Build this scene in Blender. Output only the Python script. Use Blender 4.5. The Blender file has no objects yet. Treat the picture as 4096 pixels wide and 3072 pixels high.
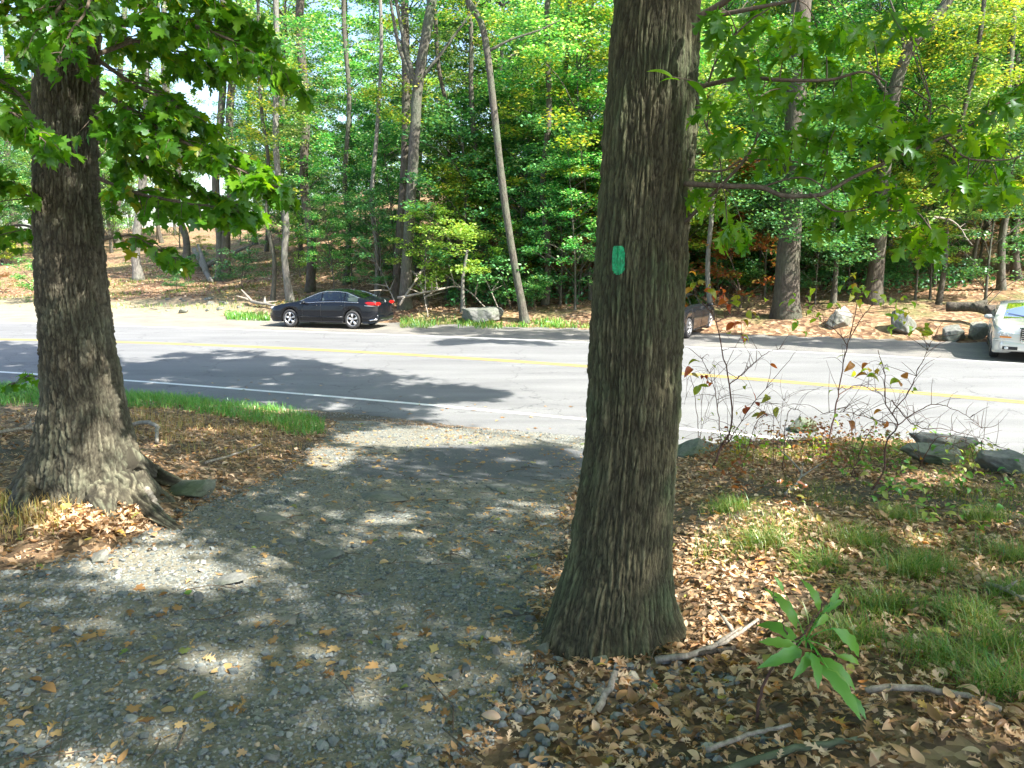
import bpy, math, random
import numpy as np
from mathutils import Vector
random.seed(7); RNG = np.random.default_rng(11)
S = bpy.context.scene; COL = S.collection
R = math.radians
# ------------------------------------------------------------------ camera
F = 740.0; CH = 2.85; PT = math.atan(132/740)
cd = bpy.data.cameras.new('camera'); cam = bpy.data.objects.new('camera', cd); COL.objects.link(cam)
cam.location = (0, 0, CH); cam.rotation_euler = (math.pi/2-PT, 0, 0)
cd.sensor_width = 36; cd.lens = 36*F/1024; cd.clip_end = 2000; cd.clip_start = .05
S.camera = cam
cp, sp_ = math.cos(PT), math.sin(PT)
def ray(px, py):
    X = (px-512)/F; Y = -(py-384)/F
    return np.array([X, cp+Y*sp_, -sp_+Y*cp])
def P(px, py, Y):
    d = ray(px, py); t = Y/d[1]; return np.array([d[0]*t, Y, CH+d[2]*t])
def proj(p):
    p = np.atleast_2d(p); x, y, z = p[:, 0], p[:, 1], p[:, 2]-CH
    dep = y*cp-z*sp_; up = y*sp_+z*cp
    dep = np.where(dep < .05, .05, dep)
    return 512+F*x/dep, 384-F*up/dep
# ------------------------------------------------------------------ noise
def _h(ix, iy, iz, s):
    n = (ix*374761393 + iy*668265263 + iz*2147483647*3 + s*1274126177) & 0xffffffff
    n = ((n ^ (n >> 13))*1274126177) & 0xffffffff
    n = ((n ^ (n >> 16))*668265263) & 0xffffffff
    return ((n ^ (n >> 15)) & 0xffffff)/float(0xffffff)
def vn(x, y, z=0.0, s=0):
    x, y, z = np.broadcast_arrays(np.asarray(x, float), np.asarray(y, float), np.asarray(z, float))
    i, j, k = np.floor(x).astype(np.int64), np.floor(y).astype(np.int64), np.floor(z).astype(np.int64)
    u, v, w = x-i, y-j, z-k
    u, v, w = u*u*(3-2*u), v*v*(3-2*v), w*w*(3-2*w)
    r = 0
    for a in (0, 1):
        for b in (0, 1):
            for c in (0, 1):
                r = r + _h(i+a, j+b, k+c, s)*(u if a else 1-u)*(v if b else 1-v)*(w if c else 1-w)
    return r
def fbm(x, y, z=0.0, s=0, o=4):
    r = 0; a = .5
    for q in range(o):
        r = r + a*(vn(np.asarray(x)*2**q, np.asarray(y)*2**q, np.asarray(z)*2**q, s+q*17)-.5); a *= .5
    return r
def ss(x, a, b):
    t = np.clip((np.asarray(x, float)-a)/(b-a), 0, 1); return t*t*(3-2*t)
# ------------------------------------------------------------------ road curves
def curve(c0, c1, c2, sl, sr, xa=-17., xb=10.):
    def f(x):
        x = np.asarray(x, float); xc = np.clip(x, xa, xb)
        return c0+c1*xc+c2*xc*xc + np.where(x < xa, sl*(x-xa), 0)+np.where(x > xb, sr*(x-xb), 0)
    return f
y_near = curve(13.02, -.432, -.0049, -.27, -.5)
y_mid = curve(19.39, -.458, -.0098, -.25, -.5)
y_far = curve(24.35, -.347, -.0033, -.24, -.5)
y_edge = lambda x: y_near(x)-1.3+.06*np.sin(np.asarray(x)*1.7)
y_fedge = lambda x: y_far(x)+.35
y_sh = curve(28.7, -.342, 0, -.36, -.5, -60, 14)      # outer edge of the parking shoulder
def H0(x, y):
    x = np.asarray(x, float); y = np.asarray(y, float)
    s = y_edge(x)-y
    near = .118*np.clip(s, 0, 10.3)
    t = y-y_sh(x)
    u = x/np.maximum(y, 5)
    sl = .105+.09*ss(u, -.42, -.12)-.06*ss(u, .25, .6)
    tt = np.maximum(t, 0); te = np.where(tt < 45, tt, 45+35*(1-np.exp(-(tt-45)/35)))
    far = sl*(np.sqrt(te**2+9)-3)+ .35*ss(t, 0, 1.5)*ss(u, -.7, -.3)
    return np.where(s > 0, near, np.where(t > 0, far, -.0))
def ground_at(px, py, Hf=None):
    Hf = Hf or H0
    d = ray(px, py); t = 1.0; last = None
    for _ in range(4000):
        p = np.array([0, 0, CH])+d*t
        if p[2] <= Hf(p[0], p[1]): break
        t += max(.01, t*.004)
    return p
TR = [(0, 800), (-60, 800), (-60, 578), (40, 572), (120, 556), (160, 538), (205, 512), (262, 486), (300, 462), (330, 436), (334, 420), (450, 428), (600, 434), (640, 436), (600, 460), (570, 500), (550, 560), (535, 620), (540, 670), (500, 720), (440, 768), (420, 820)]
def polyw(L, Hf=None): return np.array([ground_at(a, b, Hf)[:2] for a, b in L])
TRW = polyw(TR)
def sdf(Pn, V):
    Pn = np.atleast_2d(Pn); d = np.full(len(Pn), 1e9); ins = np.zeros(len(Pn), bool)
    for i in range(len(V)):
        a = V[i]; b = V[(i+1) % len(V)]; e = b-a; w = Pn-a
        t = np.clip((w@e)/max(e@e, 1e-9), 0, 1); q = w-t[:, None]*e
        d = np.minimum(d, (q**2).sum(1))
        c = (a[1] <= Pn[:, 1]) != (b[1] <= Pn[:, 1])
        with np.errstate(divide='ignore', invalid='ignore'):
            xx = a[0]+(Pn[:, 1]-a[1])/(b[1]-a[1])*(b[0]-a[0])
        ins ^= c & (Pn[:, 0] < xx)
    d = np.sqrt(d); return np.where(ins, -d, d)
def H(x, y):
    x = np.asarray(x, float); y = np.asarray(y, float); sh = np.broadcast(x, y).shape
    X = np.broadcast_to(x, sh).ravel(); Y = np.broadcast_to(y, sh).ravel()
    z = H0(X, Y).copy(); s = y_edge(X)-Y
    n = s > 0
    if n.any():
        d = sdf(np.c_[X[n], Y[n]], TRW); xn, yn, sn = X[n], Y[n], s[n]
        off = .32*ss(d, .1, 1.8)*ss(sn, .05, 1.2)*ss(xn, -.2, .6) + .10*ss(d, .0, 1.0)*ss(sn, .3, 1.5)*(1-ss(xn, -.2, .6))
        z[n] += off + (.09*fbm(xn*.9, yn*.9, 0, 3)+.035*fbm(xn*4, yn*4, 0, 5))*ss(sn, 0, .6)
        z[n] += .17*ss(xn, 2.6, 4.6)*(1-ss(xn, 7.2, 9.5))*ss(sn, .1, 1.1)*ss(d, .1, 1.2)
        # raised foot of the two near trees
        z[n] += .10*np.exp(-((xn+2.75)**2+(yn-5.35)**2)/1.1)
    m = Y > y_sh(X)-2
    if m.any():
        t = (Y-y_sh(X))[m]
        z[m] += (.5*fbm(X[m]*.35, Y[m]*.35, 0, 9)+.12*fbm(X[m]*1.6, Y[m]*1.6, 0, 4))*ss(t, -.5, 3)
    return z.reshape(sh) if sh else float(z[0])
def Hs(x, y): return float(H(np.array([x]), np.array([y]))[0])
def G(px, py):
    p = ground_at(px, py, lambda a, b: H0(a, b)); return np.array([p[0], p[1], Hs(p[0], p[1])])
# ------------------------------------------------------------------ mesh tools
class MB:
    def __init__(s): s.v = []; s.f = []; s.n = 0; s.a = []
    def add(s, v, *faces, attr=None):
        v = np.asarray(v, float).reshape(-1, 3)
        for f in faces:
            f = np.asarray(f, np.int64)
            if f.size: s.f.append(f+s.n)
        s.v.append(v); s.n += len(v)
        s.a.append(np.zeros(len(v)) if attr is None else np.asarray(attr, float).ravel())
    def build(s, name, mat, parent=None, smooth=True, attr=False):
        me = bpy.data.meshes.new(name); v = np.concatenate(s.v)
        me.vertices.add(len(v)); me.vertices.foreach_set('co', v.astype(np.float32).ravel())
        lv = np.concatenate([f.ravel() for f in s.f]); tot = np.concatenate([np.full(len(f), f.shape[1]) for f in s.f])
        me.loops.add(len(lv)); me.loops.foreach_set('vertex_index', lv.astype(np.int32))
        me.polygons.add(len(tot)); st = np.r_[0, np.cumsum(tot)[:-1]]
        me.polygons.foreach_set('loop_start', st.astype(np.int32))
        if attr:
            at = me.attributes.new('mask', 'FLOAT', 'POINT'); at.data.foreach_set('value', np.concatenate(s.a).astype(np.float32))
        me.update(calc_edges=True); me.validate()
        me.polygons.foreach_set('use_smooth', np.full(len(me.polygons), smooth))
        if mat: me.materials.append(mat)
        o = bpy.data.objects.new(name, me); COL.objects.link(o)
        if parent: o.parent = parent
        return o
def tag(o, label=None, cat=None, group=None, kind=None):
    if label: o['label'] = label
    if cat: o['category'] = cat
    if group: o['group'] = group
    if kind: o['kind'] = kind
    return o
def thing(name, label, cat, loc=(0, 0, 0), rz=0, group=None):
    o = bpy.data.objects.new(name, None); COL.objects.link(o); o.location = loc; o.rotation_euler = (0, 0, rz)
    o.empty_display_size = .2
    return tag(o, label, cat, group)
def copy_tree(o, parent=None):
    c = o.copy(); COL.objects.link(c); c.parent = parent
    for ch in list(o.children): copy_tree(ch, c)
    return c
def tube(mb, pts, rad, n=8, cap=True, bump=0, seed=0):
    pts = np.asarray(pts, float); rad = np.broadcast_to(np.asarray(rad, float), (len(pts),))
    t = np.gradient(pts, axis=0); t /= np.linalg.norm(t, axis=1)[:, None]+1e-9
    ref = np.array([0, 0, 1.]) if abs(t[:, 2]).mean() < .8 else np.array([1., 0, 0])
    a = np.cross(t, ref); a /= np.linalg.norm(a, axis=1)[:, None]+1e-9; b = np.cross(t, a)
    th = np.linspace(0, 2*np.pi, n, endpoint=False)
    rr = rad[:, None]*np.ones(n)
    if bump: rr = rr*(1+bump*np.random.default_rng(seed).normal(0, 1, rr.shape))
    v = pts[:, None]+rr[..., None]*(np.cos(th)[None, :, None]*a[:, None]+np.sin(th)[None, :, None]*b[:, None])
    m = len(pts); i = np.arange(m-1)[:, None]*n; j = np.arange(n)[None]; k = (j+1) % n
    q = np.stack([i+j, i+k, i+n+k, i+n+j], -1).reshape(-1, 4)
    if cap: mb.add(v, q, np.arange(n)[None, ::-1], (np.arange(n)+(m-1)*n)[None])
    else: mb.add(v, q)
def smoothpath(pts, n):
    pts = np.asarray(pts, float)
    if len(pts) < 3:
        return pts[0]+(pts[-1]-pts[0])*np.linspace(0, 1, n)[:, None]
    pp = np.vstack([2*pts[0]-pts[1], pts, 2*pts[-1]-pts[-2]]); out = []
    for u in np.linspace(0, len(pts)-1-1e-6, n):
        i = int(u); f = u-i; p0, p1, p2, p3 = pp[i:i+4]
        out.append(.5*((2*p1)+(-p0+p2)*f+(2*p0-5*p1+4*p2-p3)*f*f+(-p0+3*p1-3*p2+p3)*f**3))
    return np.array(out)
def box(mb, c, s, rz=0):
    c = np.array(c, float); h = np.array(s, float)/2
    v = np.array([[x, y, z] for x in (-1, 1) for y in (-1, 1) for z in (-1, 1)])*h
    if rz: cz, sz = math.cos(rz), math.sin(rz); v = v@np.array([[cz, sz, 0], [-sz, cz, 0], [0, 0, 1]])
    mb.add(v+c, [[0, 1, 3, 2], [4, 6, 7, 5], [0, 4, 5, 1], [2, 3, 7, 6], [0, 2, 6, 4], [1, 5, 7, 3]])
def rotm(n, tilt, rng, yaw=None):
    """n rotation matrices: yaw random about z, then a random tilt about a random horizontal axis"""
    yaw = rng.uniform(0, 2*np.pi, n) if yaw is None else yaw
    ax = rng.uniform(0, 2*np.pi, n); tl = tilt
    c, s = np.cos(yaw), np.sin(yaw); z = np.zeros(n); o = np.ones(n)
    Rz = np.stack([c, -s, z, s, c, z, z, z, o], -1).reshape(n, 3, 3)
    kx, ky = np.cos(ax), np.sin(ax); ct, st = np.cos(tl), np.sin(tl)
    K = np.stack([z, z, ky, z, z, -kx, -ky, kx, z], -1).reshape(n, 3, 3)
    Rt = np.eye(3)[None]+st[:, None, None]*K+(1-ct)[:, None, None]*(K@K)
    return Rt@Rz
def scatter(mb, templates, pos, rot, scale, rng):
    """templates: list of (verts, [face arrays])"""
    pos = np.asarray(pos); k = rng.integers(0, len(templates), len(pos))
    scale = np.asarray(scale); scale = scale[:, None] if scale.ndim == 1 else scale
    for i, (tv, tf) in enumerate(templates):
        m = np.where(k == i)[0]
        if not len(m): continue
        sc = scale[m] if scale.shape[1] == 3 else np.repeat(scale[m], 3, 1)
        v = np.einsum('nij,nkj->nki', rot[m], tv[None]*sc[:, None])+pos[m][:, None]
        nv = len(tv); off = (np.arange(len(m))*nv)[:, None, None]
        mb.add(v.reshape(-1, 3), *[(np.asarray(f)[None]+off).reshape(-1, np.asarray(f).shape[1]) for f in tf])
# ------------------------------------------------------------------ materials
def newmat(name):
    m = bpy.data.materials.new(name); m.use_nodes = True; nt = m.node_tree; nt.nodes.clear()
    out = nt.nodes.new('ShaderNodeOutputMaterial'); return m, nt, out
def N(nt, t, **kw):
    n = nt.nodes.new(t)
    for k, v in kw.items():
        if k.startswith('i_'):
            key = k[2:]; key = int(key) if key.isdigit() else key.replace('_', ' ')
            n.inputs[key].default_value = v
        else: setattr(n, k, v)
    return n
def ramp(nt, stops, interp='LINEAR'):
    n = nt.nodes.new('ShaderNodeValToRGB'); n.color_ramp.interpolation = interp; e = n.color_ramp.elements
    while len(e) > 1: e.remove(e[-1])
    e[0].position = stops[0][0]; e[0].color = (*stops[0][1], 1)
    for p, c in stops[1:]: q = e.new(p); q.color = (*c, 1)
    return n
def mixc(nt, fac, a, b, mode='MIX'):
    n = nt.nodes.new('ShaderNodeMix'); n.data_type = 'RGBA'; n.blend_type = mode
    for s, v in ((0, fac), (6, a), (7, b)):
        if hasattr(v, 'is_output') or isinstance(v, bpy.types.NodeSocket): nt.links.new(v, n.inputs[s])
        else: n.inputs[s].default_value = v if s == 0 else (*v, 1)
    return n.outputs[2]
def principled(nt, out, **kw):
    b = N(nt, 'ShaderNodeBsdfPrincipled'); nt.links.new(b.outputs[0], out.inputs[0])
    for k, v in kw.items(): b.inputs[k.replace('_', ' ')].default_value = v
    return b
def simple(name, col, rough=.6, metal=0, **kw):
    m, nt, out = newmat(name); b = principled(nt, out); b.inputs['Base Color'].default_value = (*col, 1)
    b.inputs['Roughness'].default_value = rough; b.inputs['Metallic'].default_value = metal
    for k, v in kw.items(): b.inputs[k.replace('_', ' ')].default_value = v
    return m
def objco(nt, scale=1., rot=(0, 0, 0), sc3=None):
    t = N(nt, 'ShaderNodeTexCoord'); mp = N(nt, 'ShaderNodeMapping'); nt.links.new(t.outputs['Object'], mp.inputs[0])
    mp.inputs['Scale'].default_value = sc3 or (scale,)*3; mp.inputs['Rotation'].default_value = rot
    return mp.outputs[0]
def noise(nt, co, scale, detail=4, rough=.55):
    n = N(nt, 'ShaderNodeTexNoise'); n.inputs['Scale'].default_value = scale; n.inputs['Detail'].default_value = detail
    n.inputs['Roughness'].default_value = rough; nt.links.new(co, n.inputs['Vector']); return n
def leafmat(name, stops, trans=.45, gloss=.06, hue=.03, val=.25, transcol=None):
    m, nt, out = newmat(name)
    g = N(nt, 'ShaderNodeNewGeometry'); oi = N(nt, 'ShaderNodeObjectInfo')
    rp = ramp(nt, stops); nt.links.new(g.outputs['Random Per Island'], rp.inputs[0])
    hs = N(nt, 'ShaderNodeHueSaturation'); nt.links.new(rp.outputs[0], hs.inputs['Color'])
    mh = N(nt, 'ShaderNodeMapRange'); nt.links.new(oi.outputs['Random'], mh.inputs[0]); mh.inputs[3].default_value = .5-hue; mh.inputs[4].default_value = .5+hue
    nt.links.new(mh.outputs[0], hs.inputs['Hue'])
    ad = N(nt, 'ShaderNodeMath', operation='MULTIPLY'); nt.links.new(oi.outputs['Random'], ad.inputs[0]); ad.inputs[1].default_value = 7.31
    fr = N(nt, 'ShaderNodeMath', operation='FRACT'); nt.links.new(ad.outputs[0], fr.inputs[0])
    mv = N(nt, 'ShaderNodeMapRange'); nt.links.new(fr.outputs[0], mv.inputs[0]); mv.inputs[3].default_value = 1-val; mv.inputs[4].default_value = 1+val
    nt.links.new(mv.outputs[0], hs.inputs['Value'])
    d = N(nt, 'ShaderNodeBsdfDiffuse'); t = N(nt, 'ShaderNodeBsdfTranslucent'); nt.links.new(hs.outputs[0], d.inputs[0])
    tc = mixc(nt, 1.0, hs.outputs[0], transcol or (1.5, 1.25, .5), 'MULTIPLY'); nt.links.new(tc, t.inputs[0])
    mx = N(nt, 'ShaderNodeMixShader'); mx.inputs[0].default_value = trans; nt.links.new(d.outputs[0], mx.inputs[1]); nt.links.new(t.outputs[0], mx.inputs[2])
    gl = N(nt, 'ShaderNodeBsdfGlossy'); gl.inputs['Roughness'].default_value = .4; gl.inputs['Color'].default_value = (.8, .9, 1, 1)
    m2 = N(nt, 'ShaderNodeMixShader'); m2.inputs[0].default_value = gloss; nt.links.new(mx.outputs[0], m2.inputs[1]); nt.links.new(gl.outputs[0], m2.inputs[2])
    nt.links.new(m2.outputs[0], out.inputs[0]); return m
M = {}
G1, G2, G3, G4 = (.035, .14, .018), (.06, .20, .022), (.10, .26, .03), (.20, .30, .03)
M['leaf_far'] = leafmat('forest_leaf', [(0, (.03, .15, .03)), (.35, (.08, .29, .045)), (.65, (.15, .40, .08)), (.87, (.33, .53, .19)), (1, (.68, .72, .45))], hue=.03, val=.35, gloss=.09)
M['leaf_warm'] = leafmat('forest_leaf_yellowing', [(0, (.07, .19, .02)), (.5, (.20, .34, .035)), (.85, (.42, .48, .06)), (1, (.55, .42, .08))], hue=.015, val=.2)
M['leaf_cool'] = leafmat('forest_leaf_bluish', [(0, (.025, .13, .04)), (.6, (.07, .26, .07)), (1, (.20, .42, .14))], hue=.015, val=.25, trans=.35, gloss=.09)
M['leaf_bright'] = leafmat('forest_leaf_pale', [(0, (.12, .32, .04)), (.6, (.26, .48, .07)), (1, (.48, .64, .18))], hue=.01, val=.1)
M['leaf_brown'] = leafmat('forest_leaf_brown', [(0, (.22, .07, .02)), (.5, (.35, .14, .04)), (1, (.16, .2, .03))], hue=.01, val=.15, transcol=(1.3, 1, .6))
M['leaf_maple'] = leafmat('maple_leaf', [(0, (.04, .25, .012)), (.6, (.09, .37, .02)), (.965, (.16, .44, .02)), (1, (.36, .42, .02))], trans=.6, gloss=.035)
M['leaf_oak'] = leafmat('oak_leaf', [(0, (.06, .24, .012)), (.6, (.12, .34, .012)), (1, (.20, .42, .015))], trans=.65, gloss=.03)
M['leaf_sap'] = leafmat('sapling_leaf', [(0, (.07, .30, .05)), (.5, (.13, .40, .06)), (1, (.2, .44, .07))], trans=.35, gloss=.03)
M['leaf_autumn'] = leafmat('turning_leaf', [(0, (.32, .10, .02)), (.4, (.45, .2, .03)), (.55, (.25, .3, .02)), (1, (.2, .36, .03))], trans=.5, gloss=.04)
M['leaf_yg'] = leafmat('yellow_green_leaf', [(0, (.12, .26, .02)), (.7, (.3, .4, .03)), (1, (.36, .2, .03))], trans=.5, gloss=.04)
M['leaf_dry'] = leafmat('fallen_leaf', [(0, (.09, .05, .02)), (.2, (.22, .125, .06)), (.4, (.40, .245, .125)), (.65, (.56, .375, .225)), (.88, (.68, .52, .37)), (.96, (.50, .21, .06)), (1, (.32, .33, .08))], hue=.003, val=.08, trans=.15, gloss=.02, transcol=(1.1, .9, .6))
M['leaf_path'] = leafmat('path_leaf', [(0, (.22, .12, .05)), (.5, (.42, .27, .12)), (.9, (.52, .38, .19)), (1, (.1, .2, .04))], hue=.003, val=.08, trans=.12, gloss=.02, transcol=(1.1, .9, .6))
M['grass'] = leafmat('grass_blade', [(0, (.07, .24, .03)), (.6, (.13, .34, .05)), (1, (.28, .36, .08))], trans=.4, gloss=.05)
M['grass_dull'] = leafmat('bank_grass_blade', [(0, (.07, .22, .03)), (.5, (.18, .31, .04)), (1, (.42, .40, .12))], trans=.35, gloss=.04)
M['grass_dry'] = leafmat('dry_grass_blade', [(0, (.35, .22, .08)), (.6, (.48, .36, .15)), (1, (.2, .24, .06))], trans=.3, gloss=.04)
def barkmat(name, hi, lo, lich=(.10, .16, .09), lam=.4, scale=1., attr=True, bump=.6):
    m, nt, out = newmat(name); b = principled(nt, out, Roughness=.9)
    co = objco(nt, sc3=(1, 1, .28)); n1 = noise(nt, co, 45*scale, 5, .7); n2 = noise(nt, objco(nt), 3*scale, 4, .6)
    rp = ramp(nt, [(.32, lo), (.5, tuple(.5*(a+c) for a, c in zip(hi, lo))), (.64, hi)]); nt.links.new(n1.outputs[0], rp.inputs[0]); c = rp.outputs[0]
    r2 = ramp(nt, [(.42, (0, 0, 0)), (.62, (lam,)*3)]); nt.links.new(n2.outputs[0], r2.inputs[0]); c = mixc(nt, r2.outputs[0], c, lich)
    if attr:
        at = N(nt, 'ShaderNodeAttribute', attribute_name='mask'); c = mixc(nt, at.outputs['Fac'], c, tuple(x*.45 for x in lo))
    nt.links.new(c, b.inputs['Base Color'])
    bp = N(nt, 'ShaderNodeBump'); bp.inputs['Strength'].default_value = bump; bp.inputs['Distance'].default_value = .02/scale
    nt.links.new(n1.outputs[0], bp.inputs['Height']); nt.links.new(bp.outputs[0], b.inputs['Normal']); return m
M['bark_oak'] = barkmat('oak_bark', (.21, .195, .11), (.05, .042, .018), lich=(.09, .135, .06), lam=.65)
M['bark_maple'] = barkmat('maple_bark', (.235, .215, .15), (.06, .05, .03), lich=(.13, .155, .10), lam=.5)
M['bark_far'] = barkmat('forest_bark', (.13, .118, .095), (.045, .038, .03), lam=.3, scale=.35, attr=False, bump=.9)
M['bark_pale'] = barkmat('pale_forest_bark', (.24, .225, .20), (.10, .09, .075), lam=.2, scale=.35, attr=False, bump=.9)
M['bark_dark'] = barkmat('dark_forest_bark', (.11, .09, .07), (.035, .028, .02), lam=.2, scale=.35, attr=False, bump=.9)
M['twig'] = barkmat('twig_bark', (.16, .12, .09), (.06, .04, .03), lam=.1, scale=2, attr=False, bump=.2)
M['twig_red'] = barkmat('reddish_twig', (.15, .075, .055), (.05, .025, .02), lam=.0, scale=2, attr=False, bump=.2)
M['deadwood'] = barkmat('dead_wood', (.38, .34, .29), (.16, .13, .10), lam=.1, scale=1, attr=False, bump=.5)
def rockmat(name, a, b2, moss=(.06, .09, .03), mam=.35, sc=1.):
    m, nt, out = newmat(name); b = principled(nt, out, Roughness=.85)
    co = objco(nt); n1 = noise(nt, co, 14*sc, 8, .7); n2 = noise(nt, co, 2.2*sc, 3)
    rp = ramp(nt, [(.3, b2), (.65, a)]); nt.links.new(n1.outputs[0], rp.inputs[0])
    r2 = ramp(nt, [(.45, (0, 0, 0)), (.6, (mam,)*3)]); nt.links.new(n2.outputs[0], r2.inputs[0])
    nt.links.new(mixc(nt, r2.outputs[0], rp.outputs[0], moss), b.inputs['Base Color'])
    bp = N(nt, 'ShaderNodeBump'); bp.inputs['Strength'].default_value = .6; bp.inputs['Distance'].default_value = .03/sc
    nt.links.new(n1.outputs[0], bp.inputs['Height']); nt.links.new(bp.outputs[0], b.inputs['Normal']); return m
M['rock'] = rockmat('granite', (.21, .21, .195), (.09, .095, .09))
M['rock_green'] = rockmat('lichened_rock', (.20, .22, .17), (.09, .10, .08), mam=.6)
M['rock_pale'] = rockmat('pale_granite', (.26, .25, .22), (.12, .118, .10), mam=.3)
def gravelmat():
    m, nt, out = newmat('gravel_stone'); b = principled(nt, out, Roughness=.8)
    g = N(nt, 'ShaderNodeNewGeometry')
    rp = ramp(nt, [(0, (.075, .088, .09)), (.45, (.155, .175, .175)), (.8, (.235, .25, .242)), (.95, (.31, .305, .27)), (1, (.38, .30, .20))]); nt.links.new(g.outputs['Random Per Island'], rp.inputs[0])
    n1 = noise(nt, objco(nt), 90, 4); c = mixc(nt, .35, rp.outputs[0], n1.outputs[0], 'OVERLAY'); nt.links.new(c, b.inputs['Base Color']); return m
M['gravel'] = gravelmat()
def groundmat(name, kind):
    m, nt, out = newmat(name); b = principled(nt, out, Roughness=.95); co = objco(nt)
    big = noise(nt, co, .8, 5, .6); fine = noise(nt, co, 38, 6, .75)
    vor = N(nt, 'ShaderNodeTexVoronoi'); nt.links.new(co, vor.inputs['Vector']); bh = vor.outputs['Distance']
    if kind == 'trail':
        vor.inputs['Scale'].default_value = 42
        sep = N(nt, 'ShaderNodeSeparateColor'); nt.links.new(vor.outputs['Color'], sep.inputs[0])
        rp = ramp(nt, [(0, (.075, .08, .073)), (.5, (.16, .172, .16)), (.85, (.25, .262, .24)), (1, (.34, .28, .2))]); nt.links.new(sep.outputs[0], rp.inputs[0])
        rd = ramp(nt, [(.33, (0, 0, 0)), (.58, (1, 1, 1))]); nt.links.new(noise(nt, co, 2.3, 5, .6).outputs[0], rd.inputs[0])
        dirt = ramp(nt, [(.3, (.12, .112, .085)), (.7, (.26, .24, .185))]); nt.links.new(fine.outputs[0], dirt.inputs[0])
        c = mixc(nt, rd.outputs[0], rp.outputs[0], dirt.outputs[0])
        at = N(nt, 'ShaderNodeAttribute', attribute_name='mask')      # 1 = old asphalt patch, -> smooth grey
        asph = ramp(nt, [(.3, (.08, .085, .09)), (.7, (.125, .13, .135))]); nt.links.new(fine.outputs[0], asph.inputs[0])
        c = mixc(nt, at.outputs['Fac'], c, asph.outputs[0]); dist = .012
    elif kind == 'near':
        vor.inputs['Scale'].default_value = 24
        sep = N(nt, 'ShaderNodeSeparateColor'); nt.links.new(vor.outputs['Color'], sep.inputs[0])
        rp = ramp(nt, [(0, (.07, .045, .025)), (.4, (.16, .10, .055)), (.75, (.28, .18, .10)), (1, (.42, .30, .19))]); nt.links.new(sep.outputs[0], rp.inputs[0])
        dirt = ramp(nt, [(.3, (.05, .04, .025)), (.7, (.13, .10, .065))]); nt.links.new(fine.outputs[0], dirt.inputs[0])
        at = N(nt, 'ShaderNodeAttribute', attribute_name='mask')
        c = mixc(nt, at.outputs['Fac'], rp.outputs[0], dirt.outputs[0]); dist = .02
    elif kind == 'hill':
        vor.inputs['Scale'].default_value = 7
        sep = N(nt, 'ShaderNodeSeparateColor'); nt.links.new(vor.outputs['Color'], sep.inputs[0])
        rp = ramp(nt, [(0, (.10, .05, .025)), (.35, (.18, .10, .05)), (.7, (.28, .175, .095)), (1, (.42, .29, .18))]); nt.links.new(sep.outputs[0], rp.inputs[0])
        r2 = ramp(nt, [(.5, (0, 0, 0)), (.62, (.75, .75, .75))]); nt.links.new(noise(nt, co, .45, 6, .7).outputs[0], r2.inputs[0])
        gr = ramp(nt, [(.3, (.06, .085, .02)), (.7, (.19, .19, .06))]); nt.links.new(noise(nt, co, 6, 5, .7).outputs[0], gr.inputs[0])
        c = mixc(nt, r2.outputs[0], rp.outputs[0], gr.outputs[0])
        at = N(nt, 'ShaderNodeAttribute', attribute_name='mask')
        sand = ramp(nt, [(.3, (.24, .20, .12)), (.7, (.40, .34, .22))]); nt.links.new(fine.outputs[0], sand.inputs[0])
        c = mixc(nt, at.outputs['Fac'], c, sand.outputs[0]); dist = .06
    else:   # shoulder: compacted dirt and worn asphalt
        vor.inputs['Scale'].default_value = 30
        a1 = ramp(nt, [(.3, (.16, .15, .13)), (.7, (.27, .25, .21))]); nt.links.new(fine.outputs[0], a1.inputs[0])
        a2 = ramp(nt, [(.3, (.12, .12, .12)), (.7, (.2, .195, .185))]); nt.links.new(fine.outputs[0], a2.inputs[0])
        at = N(nt, 'ShaderNodeAttribute', attribute_name='mask'); c0 = mixc(nt, at.outputs['Fac'], a2.outputs[0], a1.outputs[0])
        r2 = ramp(nt, [(.4, (.8, .8, .8)), (.65, (1.25, 1.2, 1.1))]); nt.links.new(big.outputs[0], r2.inputs[0])
        c = mixc(nt, 1., c0, r2.outputs[0], 'MULTIPLY'); dist = .012
    nt.links.new(c, b.inputs['Base Color'])
    ad = N(nt, 'ShaderNodeMath', operation='ADD'); nt.links.new(bh, ad.inputs[0]); nt.links.new(fine.outputs[0], ad.inputs[1])
    bp = N(nt, 'ShaderNodeBump'); bp.inputs['Strength'].default_value = .7; bp.inputs['Distance'].default_value = dist
    nt.links.new(ad.outputs[0], bp.inputs['Height']); nt.links.new(bp.outputs[0], b.inputs['Normal']); return m
# ------------------------------------------------------------------ terrain (one vertex sheet, split by surface)
def spaced(a, b, base, k, c=0):
    out = [0.]
    while out[-1] < b: out.append(out[-1]+max(base, k*abs(out[-1]-c)))
    neg = [0.]
    while neg[-1] > a: neg.append(neg[-1]-max(base, k*abs(neg[-1])))
    return np.array(neg[::-1][:-1]+out)
xs = spaced(-240, 240, .05, .02); ys = spaced(-30, 330, .05, .0135)
XX, YY = np.meshgrid(xs, ys); ZZ = H(XX, YY)
onroad = (YY > y_edge(XX)+.05) & (YY < y_fedge(XX)-.1)
ZZ = np.where(onroad, -.05, ZZ); nedge = (YY > y_fedge(XX)-.1) & (YY < y_sh(XX))
ZZ = np.where(nedge, -.012+.01*fbm(XX, YY, 0, 2), ZZ)
trw = sdf(np.c_[XX.ravel(), YY.ravel()], TRW).reshape(XX.shape)+.25*fbm(XX*2.3, YY*2.3, 0, 31)
ASP = polyw([(352, 478), (380, 460), (440, 448), (520, 446), (600, 450), (590, 480), (520, 484), (440, 482)])
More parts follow.
